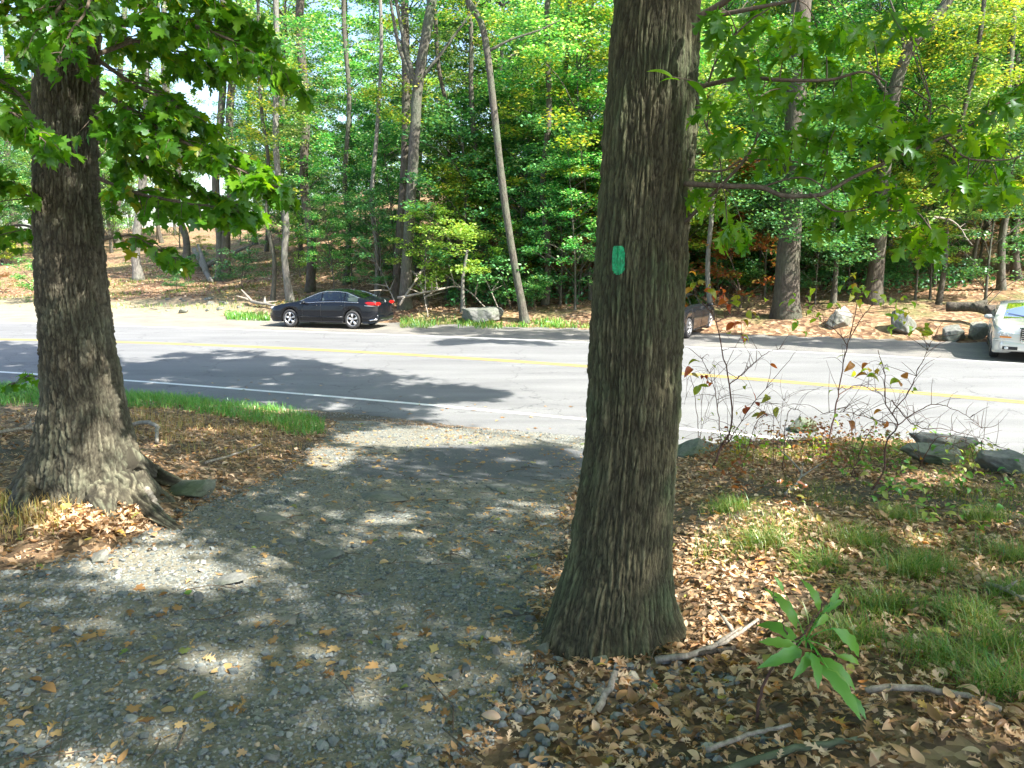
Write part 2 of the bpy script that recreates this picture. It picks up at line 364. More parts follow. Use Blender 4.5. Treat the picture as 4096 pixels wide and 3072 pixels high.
asp = 1-ss(sdf(np.c_[XX.ravel(), YY.ravel()], ASP).reshape(XX.shape)+.6*fbm(XX*2, YY*2, 0, 8), -.1, .25)
dirt = ss(fbm(XX*.8, YY*.8, 0, 21)+.3*np.exp(-((XX-.4)**2+(YY-2.3)**2)/1.2), .0, .2)
t_ = YY-y_sh(XX); u_ = XX/np.maximum(YY, 5)
sand = (1-ss(t_+2*fbm(XX*.5, YY*.5, 0, 6), 1.5, 6))*(1-ss(u_, -.45, -.25))
shm = (1-ss(u_, -.45, .0))
nc = len(xs); ii, jj = np.meshgrid(np.arange(len(ys)-1), np.arange(nc-1), indexing='ij')
Q = np.stack([ii*nc+jj, ii*nc+jj+1, (ii+1)*nc+jj+1, (ii+1)*nc+jj], -1).reshape(-1, 4)
cx = XX.ravel()[Q].mean(1); cy = YY.ravel()[Q].mean(1); ct = trw.ravel()[Q].mean(1)
s_near = cy < y_edge(cx)+.02; s_tr = s_near & (ct < 0); s_hill = cy > y_sh(cx)
VV = np.c_[XX.ravel(), YY.ravel(), ZZ.ravel()]
def Hg(x, y):
    x = np.clip(np.asarray(x, float), xs[0], xs[-2]); y = np.clip(np.asarray(y, float), ys[0], ys[-2])
    i = np.clip(np.searchsorted(xs, x)-1, 0, len(xs)-2); j = np.clip(np.searchsorted(ys, y)-1, 0, len(ys)-2)
    u = (x-xs[i])/(xs[i+1]-xs[i]); v = (y-ys[j])/(ys[j+1]-ys[j])
    return (ZZ[j, i]*(1-u)+ZZ[j, i+1]*u)*(1-v)+(ZZ[j+1, i]*(1-u)+ZZ[j+1, i+1]*u)*v
def G(px, py):
    p = ground_at(px, py, Hg); return np.array([p[0], p[1], float(Hg(p[0], p[1]))])
def sub(mask, att, name, mat):
    q = Q[mask]; u, inv = np.unique(q, return_inverse=True); mb = MB(); mb.add(VV[u], inv.reshape(-1, 4), attr=att.ravel()[u])
    o = mb.build(name, mat, attr=True); return tag(o, kind='structure')
sub(s_tr, asp, 'trail', groundmat('trail_gravel', 'trail'))
sub(s_near & ~s_tr, dirt, 'ground', groundmat('leafy_ground', 'near'))
sub(s_hill, sand, 'hillside', groundmat('hillside_litter', 'hill'))
sub(~s_near & ~s_hill, shm, 'shoulder', groundmat('shoulder_dirt', 'shoulder'))
# ------------------------------------------------------------------ road
def strip(ya, yb, z, n, rag=0, x0=-150, x1=90, step=.25, seed=0, skirt=0):
    X = np.arange(x0, x1, step); A = ya(X); B = yb(X); rg = np.random.default_rng(seed)
    if rag: A = A+rag*fbm(X*3, X*0, 0, seed, 5); B = B+rag*fbm(X*3, X*0+9, 0, seed+3, 5)
    V = []; t = np.linspace(0, 1, n+1)
    for k in t: V.append(np.c_[X, A*(1-k)+B*k, np.full(len(X), z)])
    if skirt: V.insert(0, np.c_[X, A-.02, np.full(len(X), z-skirt)]); V.append(np.c_[X, B+.02, np.full(len(X), z-skirt)])
    V = np.stack(V); m = len(X); r = len(V)
    i, j = np.meshgrid(np.arange(r-1), np.arange(m-1), indexing='ij')
    mb = MB(); mb.add(V, np.stack([i*m+j, i*m+j+1, (i+1)*m+j+1, (i+1)*m+j], -1).reshape(-1, 4)); return mb
def asphalt():
    m, nt, out = newmat('asphalt'); b = principled(nt, out, Roughness=.85); co = objco(nt)
    f = noise(nt, co, 60, 4, .8); a = ramp(nt, [(.25, (.11, .115, .12)), (.5, (.16, .163, .168)), (.75, (.24, .24, .245))]); nt.links.new(f.outputs[0], a.inputs[0])
    g = noise(nt, objco(nt, sc3=(.25, 1.2, 1), rot=(0, 0, .4)), 1.0, 5, .6); r2 = ramp(nt, [(.35, (.82, .82, .82)), (.65, (1.1, 1.1, 1.08))]); nt.links.new(g.outputs[0], r2.inputs[0])
    c = mixc(nt, 1., a.outputs[0], r2.outputs[0], 'MULTIPLY')
    v = N(nt, 'ShaderNodeTexVoronoi', feature='DISTANCE_TO_EDGE'); v.inputs['Scale'].default_value = .35
    wn = noise(nt, co, 1.5, 5); wm = N(nt, 'ShaderNodeVectorMath', operation='ADD'); nt.links.new(co, wm.inputs[0]); nt.links.new(wn.outputs['Color'], wm.inputs[1]); nt.links.new(wm.outputs[0], v.inputs['Vector'])
    cr = ramp(nt, [(0, (.5, .5, .5)), (.006, (1, 1, 1))]); nt.links.new(v.outputs[0], cr.inputs[0]); c = mixc(nt, 1., c, cr.outputs[0], 'MULTIPLY')
    nt.links.new(c, b.inputs['Base Color'])
    bp = N(nt, 'ShaderNodeBump'); bp.inputs['Strength'].default_value = .4; bp.inputs['Distance'].default_value = .006
    nt.links.new(f.outputs[0], bp.inputs['Height']); nt.links.new(bp.outputs[0], b.inputs['Normal']); return m
tag(strip(y_edge, y_fedge, .004, 30, rag=.10, seed=4, skirt=.06).build('road', asphalt()), kind='structure')
def paint(name, c):
    m, nt, out = newmat(name); b = principled(nt, out, Roughness=.6); n = noise(nt, objco(nt), 35, 6, .75)
    a = ramp(nt, [(.30, tuple(x*.45+.05 for x in c)), (.45, c)]); nt.links.new(n.outputs[0], a.inputs[0]); nt.links.new(a.outputs[0], b.inputs['Base Color']); return m
wp = paint('white_road_paint', (.72, .72, .70)); yp = paint('yellow_road_paint', (.46, .31, .06))
def off(f, d): return lambda x: f(x)+d
for nm, f, w, mt in (('edge_line', y_near, .075, wp), ('edge_line', y_far, .08, wp)):
    tag(strip(off(f, -w), off(f, w), .009, 1, rag=.015, seed=5).build(nm, mt), kind='structure')
for d in (-.12, .12): tag(strip(off(y_mid, d-.06), off(y_mid, d+.06), .009, 1, rag=.012, seed=6).build('centre_line', yp), kind='structure')
# ------------------------------------------------------------------ sun and shade map
EL = R(47); AZ = np.array([.84, -.54]); AZ /= np.linalg.norm(AZ)
SUN = np.array([AZ[0]*math.cos(EL), AZ[1]*math.cos(EL), math.sin(EL)])
LIT = [  # ellipses in the photograph (px), turned into ground shapes
 (80, 516, 50, 20), (112, 486, 40, 40), (146, 566, 66, 24), (210, 580, 52, 14), (220, 668, 34, 15), (190, 655, 22, 8), (100, 626, 26, 9), (335, 650, 34, 8),
 (735, 560, 78, 42), (732, 612, 66, 42), (700, 655, 36, 20), (760, 520, 50, 18), (880, 625, 34, 12), (930, 480, 34, 8), (770, 575, 30, 20), (800, 650, 28, 14),
 (440, 438, 110, 10), (330, 456, 26, 10), (520, 434, 80, 8), (590, 450, 26, 8), (275, 405, 38, 9), (20, 555, 30, 10), (40, 748, 30, 12), (500, 600, 26, 6),
 (985, 625, 40, 16), (900, 540, 34, 10), (790, 455, 40, 8), (900, 440, 60, 8), (1000, 520, 30, 10), (470, 745, 40, 12), (640, 745, 20, 12), (960, 720, 40, 14), (860, 700, 26, 10), (30, 690, 20, 8),
 (330, 560, 20, 6), (390, 520, 26, 5), (450, 680, 22, 7), (300, 612, 16, 6)]
def in_lit_px(px, py):
    r = np.zeros(len(px), bool)
    for a, b, c, d in LIT: r |= ((px-a)/c)**2+((py-b)/d)**2 < 1
    return r
RSH = np.array([(-80, 346), (-10, 343), (46, 345), (110, 356), (130, 366), (170, 356), (205, 352), (240, 353), (300, 359), (345, 367), (400, 377), (450, 385), (512, 396), (500, 405), (430, 404), (440, 424), (330, 419), (150, 402), (-80, 380)], float)
FSH = [np.array(v, float) for v in ([(402, 324), (450, 326), (590, 329), (590, 340), (500, 338), (420, 334)], [(680, 331), (790, 335), (946, 343), (960, 352), (900, 352), (800, 346), (690, 341)], [(410, 341), (520, 342), (550, 346), (430, 346)], [(965, 345), (1100, 350), (1100, 370), (975, 362)])]
def shade_at(g):
    """g: (n,2) ground points -> True where the photograph shows that ground in shade"""
    px, py = proj(np.c_[g, Hg(g[:, 0], g[:, 1])])
    vis = g[:, 1] > 1
    near = g[:, 1] < y_edge(g[:, 0])
    nn = fbm(g[:, 0]*1.5, g[:, 1]*1.5, 0, 77)
    sh = near & ~(in_lit_px(px, py) & vis) & (nn < .22)
    Pn = np.c_[px, py]
    road = ~near & vis
    sh |= road & (sdf(Pn, RSH) < 3*(nn*6)) & (nn < .15)
    for f in FSH: sh |= road & (sdf(Pn, f) < nn*14) & (fbm(g[:, 0]*2, g[:, 1]*2, 0, 5) < .12)
    return sh
# leaf templates ---------------------------------------------------
def leafcard(n_out, fn):
    return None
RH = (np.array([[0, 0, 0], [.5, .34, .05], [1, 0, -.06], [.5, -.34, .05]]), [np.array([[0, 1, 2, 3]])])
def fan(outline, fold=.0, droop=.0):
    o = np.asarray(outline, float); c = np.array([[.42, 0]]); v2 = np.vstack([c, o])
    z = -droop*v2[:, 0]**2 + fold*np.abs(v2[:, 1]); v = np.c_[v2, z]; n = len(o)
    return v, [np.array([[0, i+1, (i+1) % n+1] for i in range(n)])]
MAPLE = [(0, 0), (.02, .06), (-.08, .22), (-.02, .40), (.10, .34), (.16, .42), (.22, .62), (.34, .44), (.44, .56), (.56, .54), (.50, .36), (.52, .24), (.60, .18), (.74, .26), (.80, .18), (.86, .08), (1.02, 0)]
MAPLE = MAPLE+[(x, -y) for x, y in MAPLE[-2:0:-1]]
def striped(ts, ws, bend, fold, lean=None, twist=0):
    """leaf as a midrib strip: stations along x with half widths"""
    V = []
    for i, (t, w) in enumerate(zip(ts, ws)):
        fx = (lean[i] if lean is not None else 0)
        z = -bend*(t-.4)**2
        V += [[t+fx, w, z+fold*w+twist*t*w], [t, 0, z], [t+fx, -w, z+fold*w-twist*t*w]]
    V = np.array(V); Fq = []
    for i in range(len(ts)-1):
        a = i*3; Fq += [[a, a+1, a+4, a+3], [a+1, a+2, a+5, a+4]]
    return V-np.array([0, 0, 0]), [np.array(Fq)]
OT = [0, .14, .22, .30, .36, .44, .54, .60, .70, .80, .84, .92, 1.0]
OW = [.015, .03, .12, .22, .06, .09, .32, .07, .10, .27, .09, .13, .02]
OL = [0, 0, .03, .08, .0, .02, .10, 0, .02, .09, 0, .03, 0]
def oakleaf(bend=.5, fold=.2, tw=0, w=1): return striped(OT, [q*w for q in OW], bend, fold, OL, tw)
def ovalleaf(bend=.8, fold=.4, w=.24, tw=0, serr=0):
    t = np.linspace(0, 1, 9); ww = w*np.sin(np.pi*t**.85)**.8*(1+serr*np.cos(np.arange(9)*np.pi))+.008; return striped(t, ww, bend, fold, None, tw)
# ------------------------------------------------------------------ near trunk with furrowed bark
def voro(u, v, s):
    """F2-F1 of a jittered grid, u periodic handled by caller"""
    iu, iv = np.floor(u).astype(np.int64), np.floor(v).astype(np.int64); f1 = np.full(u.shape, 9.); f2 = f1.copy()
    for a in (-1, 0, 1):
        for b in (-1, 0, 1):
            ci, cj = iu+a, iv+b; x = ci+_h(ci, cj, 0*ci, s)-u; y = cj+_h(ci, cj, 0*ci+5, s)-v
            d = np.sqrt(x*x+y*y); m = d < f1; f2 = np.where(m, f1, np.minimum(f2, d)); f1 = np.where(m, d, f1)
    return f2-f1
def near_trunk(zs, cxs, cys, rs, lobes, nth, nz, cw, ch, depth, seed, name, mat, parent, zb):
    """profile splines -> displaced grid; lobes=[(angle, amount, width, height)]"""
    z = np.linspace(0, 1, nz)**1.0; z = zs[0]+(zs[-1]-zs[0])*z
    c_x = np.interp(z, zs, cxs); c_y = np.interp(z, zs, cys); r = np.interp(z, zs, rs)
    k = np.ones(9)/9; r = np.convolve(np.pad(r, 4, 'edge'), k, 'valid'); c_x = np.convolve(np.pad(c_x, 4, 'edge'), k, 'valid')
    th = np.linspace(0, 2*np.pi, nth, endpoint=False); TH, Z = np.meshgrid(th, z); RR = r[:, None]*np.ones(nth)
    hgt = Z-zb; lo = np.zeros_like(RR)
    for a, am, wd, hh in lobes:
        d = np.angle(np.exp(1j*(TH-a))); lo += am*np.exp(-(d/wd)**2)*np.exp(-np.clip(hgt, 0, 9)/hh)
    RR = RR+lo; RR += .012*(fbm(3*np.cos(TH), 3*np.sin(TH), Z*1.2, seed, 3))*4*r[:, None]/.3
    X = np.cos(TH); Y = np.sin(TH); rr0 = .25
    un = TH/(2*np.pi)*round(2*np.pi*rr0/cw); per = round(2*np.pi*rr0/cw)
    wob = 2.2*fbm(X*2.2, Y*2.2, Z*2.4, seed+1, 3)
    w2 = .8*fbm(X*7, Y*7, Z*7, seed+9, 3)
    u = un+wob+w2; v = Z/ch+fbm(X*5, Y*5, Z*3, seed+2, 3)*1.5
    e1 = voro(u, v, seed); e2 = voro(u*2.3+9, v*3.4+4, seed+5); rdg = np.abs(fbm(u*.9+3, u*.9, v*.55, seed+6, 4))*2.6
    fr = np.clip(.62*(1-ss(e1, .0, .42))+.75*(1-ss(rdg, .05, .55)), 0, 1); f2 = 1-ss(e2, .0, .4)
    # close the seam of the periodic pattern
    wgt = ss(TH, 2*np.pi-.35, 2*np.pi); fr = fr*(1-wgt)+wgt*fr[:, :1]; f2 = f2*(1-wgt)+wgt*f2[:, :1]
    grain = fbm(X*14, Y*14, Z*16, seed+3, 4)
    disp = -depth*fr-.35*depth*f2+depth*1.5*grain
    RR = RR+disp
    V = np.stack([c_x[:, None]+RR*X, c_y[:, None]+RR*Y, Z], -1); n = nth
    i, j = np.meshgrid(np.arange(nz-1), np.arange(n), indexing='ij'); kk = (j+1) % n
    q = np.stack([i*n+j, i*n+kk, (i+1)*n+kk, (i+1)*n+j], -1).reshape(-1, 4)
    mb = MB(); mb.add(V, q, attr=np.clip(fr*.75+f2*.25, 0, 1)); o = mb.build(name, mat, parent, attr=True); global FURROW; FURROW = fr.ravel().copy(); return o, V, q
def outline(yp, lp, rp, Y0):
    zs, cs, rs = [], [], []
    for y, l, r_ in zip(yp, lp, rp):
        a, b = P(l, y, Y0), P(r_, y, Y0); zs.append((a[2]+b[2])/2); cs.append((a[0]+b[0])/2); rs.append((b[0]-a[0])/2*.985)
    o = np.argsort(zs); return np.array(zs)[o], np.array(cs)[o], np.array(rs)[o]
# --- oak by the trail (right)
OY = 3.36
zs, cs, rs = outline([0, 116, 222, 301, 393, 463, 555, 600, 640], [613, 602, 595, 590, 587, 581, 567, 554, 542], [701, 697, 690, 685, 681.5, 678, 672, 674, 688], OY)
ozb = Hs(.45, OY)
zs = np.r_[ozb-.12, zs[zs > ozb-.02], 6.5, 11]; cs = np.r_[cs[0], cs[-(len(zs)-3):], cs[-1]+.12, cs[-1]+.5]; rs = np.r_[rs[0]*1.04, rs[-(len(zs)-3):], rs[-1]*.9, rs[-1]*.6]
oak = thing('oak_tree', 'big furrowed oak trunk with a green painted trail blaze, right of the gravel path', 'tree', (0, 0, 0))
otr, OV, OQ = near_trunk(zs, cs, OY+0*cs, rs, [(-2.7, .09, .32, .16), (-2.0, .04, .3, .16), (-1.2, .06, .28, .13), (-.45, .10, .32, .16), (.6, .07, .5, .25), (2.4, .06, .5, .25)], 460, 2000, .021, .17, .012, 3, 'trunk', M['bark_oak'], oak, ozb)
# blaze = the painted bark itself, a skin 3 mm proud of the trunk
nth = 460; furq = FURROW[OQ].mean(1); idx = np.arange(OV.shape[0]*nth).reshape(-1, nth); fl = OV.reshape(-1, 3); qc = fl[OQ].mean(1); px, py = proj(qc)
nz_ = fbm(qc[:, 0]*60, qc[:, 1]*60, qc[:, 2]*25, 4)
fm = (qc[:, 1] < OY) & (np.abs((px+nz_*1.8-618.8)/6.2)**3+np.abs((py+nz_*4-260)/14.8)**4 < 1)
bq = OQ[fm]; uu, inv = np.unique(bq, return_inverse=True); bv = fl[uu].copy(); ctr = np.array([np.interp(bv[:, 2], zs, cs), 0*bv[:, 2]+OY, bv[:, 2]]).T
dn = bv-ctr; dn /= np.linalg.norm(dn, axis=1)[:, None]; mb = MB(); mb.add(bv+dn*.0018, inv.reshape(-1, 4))
bm_, nt, out = newmat('green_blaze_paint'); b = principled(nt, out, Roughness=.5); n = noise(nt, objco(nt), 70, 5, .7)
a = ramp(nt, [(.35, (.0, .20, .07)), (.55, (.005, .40, .15)), (.75, (.03, .5, .23))]); nt.links.new(n.outputs[0], a.inputs[0]); nt.links.new(a.outputs[0], b.inputs['Base Color'])
mb.build('trail_blaze', bm_, oak)['label'] = 'rectangular bright green paint blaze'
# --- maple by the trail (left)
MY = 5.3
zs2, cs2, rs2 = outline([-60, 30, 90, 185, 278, 347, 393, 440, 470, 500], [40, 37, 36, 36.5, 38, 43, 46, 41, 36, 30], [104, 99, 97, 98, 105.5, 113, 121, 131, 138, 150], MY)
mzb = Hs(-2.6, MY)
k2 = zs2 > mzb-.02; zs2 = np.r_[mzb-.15, zs2[k2], 8, 13]; cs2 = np.r_[cs2[k2][0], cs2[k2], cs2[-1], cs2[-1]-.2]; rs2 = np.r_[rs2[k2][0]*1.05, rs2[k2], rs2[-1]*.75, rs2[-1]*.45]
maple = thing('maple_tree', 'rough-barked maple with flaring roots and hanging lobed leaves, left of the gravel path', 'tree', (0, 0, 0))
mtr, MV, MQ = near_trunk(zs2, cs2, MY+0*cs2, rs2, [(-2.75, .28, .30, .22), (-1.15, .12, .35, .3), (-.55, .24, .26, .2), (.1, .16, .3, .2), (1.5, .15, .4, .3), (2.6, .1, .4, .3)], 400, 1600, .030, .12, .018, 13, 'trunk', M['bark_maple'], maple, mzb)
def root(parent, pts, r0, r1, seed, name='root', mat=None):
    n_ = 110; m_ = 56; p = smoothpath(pts, n_); rr = np.linspace(r0, r1, n_); mb = MB(); tube(mb, p, rr, m_); v = mb.v[0]; c_ = np.repeat(p, m_, 0); a_ = np.tile(np.linspace(0, 6.2832, m_, endpoint=False), n_); l_ = np.repeat(np.linspace(0, 1, n_), m_)
    rd = np.abs(fbm(2.6*np.cos(a_)+seed, 2.6*np.sin(a_), l_*5, seed, 4))*2.2; lump = fbm(1.1*np.cos(a_), 1.1*np.sin(a_), l_*4, seed+4, 3); fr_ = 1-ss(rd, .03, .4)
    mb.v[0] = c_+(v-c_)*(1+.45*lump-.13*fr_+.12*fbm(v[:, 0]*40, v[:, 1]*40, v[:, 2]*40, seed, 3))[:, None]; mb.a[0] = fr_; return mb.build(name, mat or M['bark_maple'], parent, attr=True)
def gp(px, py, dz=0): g = G(px, py); return g+np.array([0, 0, dz])
def rootp(px0, py0, Y0, pts, r0, r1, s):
    root(maple, [P(px0, py0, Y0)]+[gp(a, b, d) for a, b, d in pts], r0, r1, s)
rootp(118, 478, MY-.15, [(135, 505, .05), (158, 522, .02), (185, 532, -.03)], .13, .03, 1)
rootp(122, 460, MY-.1, [(150, 482, .07), (175, 488, .03), (205, 492, -.03)], .12, .035, 2)
rootp(48, 470, MY-.1, [(30, 498, .07), (18, 512, .02), (8, 520, -.04)], .13, .04, 3)
rootp(100, 488, MY-.2, [(104, 512, .05), (112, 528, -.05)], .14, .05, 4)
# --- leafy sprays of the two near trees
class Spray:
    def __init__(s, seed): s.L = MB(); s.T = MB(); s.rng = np.random.default_rng(seed)
    def leaves(s, pos, dirs, size, templates, droop, tilt=.5, loosen=1.):
        """leaf x axis along dirs (horizontal heading), drooping by droop"""
        n = len(pos); rg = s.rng
        d = dirs/np.linalg.norm(dirs, axis=1)[:, None]; d = d+np.c_[rg.normal(0, .35*loosen, (n, 2)), -droop+rg.normal(0, .3*loosen, n)]; d /= np.linalg.norm(d, axis=1)[:, None]
        up = np.c_[rg.normal(0, tilt, (n, 2)), np.ones(n)]; y = np.cross(up, d); y /= np.linalg.norm(y, axis=1)[:, None]; z = np.cross(d, y)
        rot = np.stack([d, y, z], -1); scatter(s.L, templates, pos, rot, size, rg)
mt = [fan(MAPLE, f, d) for f, d in ((.1, .25), (.25, .45), (-.1, .3), (.05, .6))]
ms = Spray(5)
def maple_branch(pts, r0, n_tw, tl, nleaf, size=.088, leafy=(0.1, 1)):
    ms.T = MB(); p = smoothpath([P(*q) for q in pts], 30); tube(ms.T, p, np.linspace(r0, .003, 30), 6)
    rg = ms.rng
    for k in range(n_tw):
        u = leafy[0]+(leafy[1]-leafy[0])*(k+rg.uniform(0, 1))/n_tw; i = min(28, int(u*29)); b0 = p[i]; t = p[i+1]-p[i]; t /= np.linalg.norm(t)
        side = np.cross(t, [0, 0, 1]); side /= np.linalg.norm(side)+1e-6
        d = t*rg.uniform(.4, 1.1)+side*(1 if k % 2 else -1)*rg.uniform(.5, 1.1)+np.array([0, 0, rg.uniform(-.5, .15)]); d /= np.linalg.norm(d)
        L = tl*rg.uniform(.5, 1.1)*(1.2-.8*u); tp = smoothpath([b0, b0+d*L*.5+[0, 0, .02], b0+d*L+[0, 0, -.10*L]], 8); tube(ms.T, tp, np.linspace(.004, .0015, 8), 4)
        m = max(3, int(nleaf*rg.uniform(.6, 1.2))); w = rg.uniform(.1, 1, m)*7*.999; ii = w.astype(int); q = tp[ii]+(tp[np.minimum(ii+1, 7)]-tp[ii])*(w-ii)[:, None]
        dd = d[None]*rg.uniform(.2, 1, (m, 1))+np.cross(d, [0, 0, 1])[None]*rg.choice([-1, 1], m)[:, None]*rg.uniform(.2, 1, (m, 1))
        ms.leaves(q+rg.normal(0, .02, q.shape)-[0, 0, .02], dd, size*rg.uniform(.65, 1.15, m), mt, .45)
MBR = [([(95, 30, 5.3), (160, 18, 4.9), (230, 40, 4.7), (290, 78, 4.6)], .02, 30, .55, 13),
 ([(95, 55, 5.3), (150, 36, 5.6), (205, 28, 6.0), (255, 46, 6.3)], .02, 26, .6, 12),
 ([(98, 90, 5.2), (134, 112, 5.0), (165, 132, 4.8), (230, 165, 4.7), (286, 192, 4.6)], .02, 34, .5, 14),
 ([(98, 110, 5.3), (150, 140, 5.7), (200, 150, 6.0), (262, 168, 6.2)], .018, 34, .65, 13),
 ([(98, 60, 5.3), (135, 85, 5.0), (165, 100, 4.9), (195, 118, 4.8)], .015, 22, .45, 11),
 ([(98, 178, 5.2), (135, 193, 5.1), (206, 206, 5.0), (238, 204, 5.0)], .015, 26, .5, 12),
 ([(98, 120, 5.4), (140, 160, 5.9), (190, 185, 6.1), (230, 200, 6.2)], .015, 26, .55, 12),
 ([(98, -20, 5.3), (150, -10, 5.0), (210, 0, 4.9), (262, 30, 4.9)], .015, 28, .6, 12),
 ([(90, -60, 5.3), (70, -10, 4.8), (50, 20, 4.6), (25, 45, 4.5)], .015, 20, .45, 12),
 ([(95, -50, 5.0), (88, 5, 4.6), (72, 30, 4.4), (60, 55, 4.3)], .012, 12, .3, 9),
 ([(40, 203, 5.2), (15, 190, 5.0), (-20, 170, 4.9), (-60, 150, 4.8)], .015, 16, .45, 10),
 ([(40, 120, 5.4), (15, 90, 5.6), (-20, 70, 5.9), (-60, 60, 6.0)], .015, 26, .6, 12),
 ([(40, 30, 5.4), (15, 10, 5.2), (-20, 0, 5.0), (-60, 0, 5.0)], .015, 22, .55, 12),
 ([(-70, 90, 4.3), (-20, 100, 4.2), (15, 115, 4.1), (52, 148, 4.0)], .012, 24, .28, 9),
 ([(40, 230, 5.5), (20, 225, 5.8), (-5, 230, 6.0), (-40, 240, 6.2)], .012, 14, .45, 10),
 ([(103, 240, 5.2), (130, 236, 5.1), (160, 250, 5.0), (180, 262, 4.95)], .008, 10, .22, 6),
 ([(98, 30, 5.4), (150, 45, 6.0), (190, 55, 6.4), (215, 70, 6.6)], .018, 26, .6, 12),
 ([(42, 378, 5.4), (30, 376, 5.6), (18, 382, 5.7), (8, 386, 5.8)], .004, 4, .2, 4)]
for q in MBR: maple_branch(*q); ms.T.build('branch', M['twig'], maple)
ms.L.build('foliage', M['leaf_maple'], maple)
os_ = Spray(8); ot = [oakleaf(.5, .25), oakleaf(.9, .1, .1), oakleaf(.2, .35, -.2), oakleaf(1.1, .2, .3, 1.1)]
def C3(c, d=3.0): return (675+c[0]*.15814, c[1]*.15814, d)
OBR = [[(160, 110, 3.15), (330, 0, 3.05), (480, -110, 2.95)], [(250, 100, 3.1), (560, 40, 3.0), (760, 0, 2.95), (900, -60, 2.9)],
 [(150, 550, 3.2), (430, 490, 3.05), (650, 505, 2.95), (970, 505, 2.9), (1190, 455, 2.85), (1340, 520, 2.85)],
 [(210, 520, 3.1), (270, 370, 3.05), (430, 170, 3.0), (600, 50, 3.0)], [(130, 600, 3.15), (200, 800, 3.1), (280, 1000, 3.05), (300, 1180, 3.05)],
 [(60, 1160, 3.2), (300, 1175, 3.1), (540, 1185, 3.05), (680, 1235, 3.0), (900, 1235, 2.95), (1010, 1190, 2.95), (1130, 1120, 2.95), (1500, 950, 2.95), (1850, 800, 3.0), (2206, 600, 3.05), (2500, 480, 3.1)],
 [(60, 1410, 3.25), (290, 1175, 3.15), (440, 1010, 3.1), (520, 850, 3.1), (480, 650, 3.1)],
 [(80, 1070, 3.2), (300, 1080, 3.15), (430, 1015, 3.15), (700, 1015, 3.1), (960, 1065, 3.05)],
 [(850, 1220, 2.95), (1000, 1330, 2.9), (1180, 1320, 2.9), (1390, 1250, 2.85)], [(1220, 1280, 2.9), (1350, 1330, 2.9), (1520, 1340, 2.85), (1620, 1450, 2.85)],
 [(1540, 930, 2.95), (1600, 820, 2.95), (1620, 650, 2.95)], [(560, 1180, 3.05), (720, 1130, 3.0), (850, 1130, 2.95), (960, 1200, 2.95)], [(1700, 870, 2.95), (1850, 1000, 2.95), (2080, 1010, 2.95), (2210, 980, 2.95)]]
ORAD = [.018, .010, .010, .005, .004, .012, .009, .005, .004, .0035, .0035, .004, .004]
obp = []; obm = []
for q, r_ in zip(OBR, ORAD):
    p = smoothpath([P(*C3(a[:2], a[2])) for a in q], 24+6*len(q)); obp.append(p); obm.append(MB()); tube(obm[-1], p, np.linspace(r_, max(.0025, r_*.3), len(p)), 7)
allp = np.concatenate(obp); obi = np.concatenate([np.full(len(p), i) for i, p in enumerate(obp)])
OCL = [(300, 850), (400, 800), (420, 580), (230, 640), (560, 580), (330, 200), (600, 150), (740, 170), (800, 80), (700, 350), (830, 280), (950, 350), (760, 580), (880, 640), (1000, 620), (1120, 580), (1080, 470), (1280, 560), (1320, 640), (1150, 170), (1060, 140), (1230, 200), (760, 820), (600, 850), (860, 840), (330, 1420), (260, 1250), (420, 1400), (950, 950), (1050, 1040), (780, 1040), (1180, 1010), (1260, 1090), (1000, 1300), (1120, 1360), (880, 1410), (1250, 1210), (1400, 1190), (1480, 1310), (1560, 1420), (1600, 1500), (1300, 860), (1400, 830), (1600, 790), (1560, 710), (1680, 990), (1720, 1060), (1900, 830), (1960, 910), (1850, 1130), (1930, 1070), (2060, 1010), (2120, 1130), (2080, 830), (2000, 620), (2120, 580), (2180, 540), (1760, 710), (1450, 950), (120, 1200), (500, 380), (380, 330), (1200, 780), (1380, 1290), (1640, 1550), (700, 480), (500, 60), (900, 180), (1350, 60), (1450, 160), (280, 60), (2050, 1180), (1500, 780), (640, 950), (1020, 800)]
rg = os_.rng
for c in OCL:
    dd = rg.uniform(2.8, 3.25); pt = P(*C3(c, dd)); k = np.argmin(((allp-pt)**2).sum(1)); b0 = allp[k]; pt = b0+(pt-b0)
    tp = smoothpath([b0, .5*(b0+pt)+np.array([0, 0, .03]), pt], 8); tube(obm[obi[k]], tp, np.linspace(.003, .0016, 8), 4)
    m = rg.integers(6, 10); an = rg.uniform(0, 2*np.pi, m); hd = np.c_[np.cos(an), np.sin(an)*.8, 0*an]
    os_.leaves(pt+rg.normal(0, .012, (m, 3)), hd, rg.uniform(.08, .14, m), ot, 1.0, .6)
lp = P(617+40, 76, 2.72); tp = smoothpath([obp[2][2], P(690, 80, 2.8), P(672, 77, 2.72)], 10); tube(obm[2], tp, .0018, 4)
os_.leaves(np.array([P(675, 78, 2.72), P(680, 79, 2.75), P(688, 80, 2.8)]), np.array([[-1, 0, .3], [-1, .1, .1], [1, 0, -.9]]), np.array([.10, .07, .10]), [ovalleaf(.4, .4, .16)], 0, .2, .2)
for m_ in obm: m_.build('branch', M['twig'], oak)
os_.L.build('foliage', M['leaf_oak'], oak)
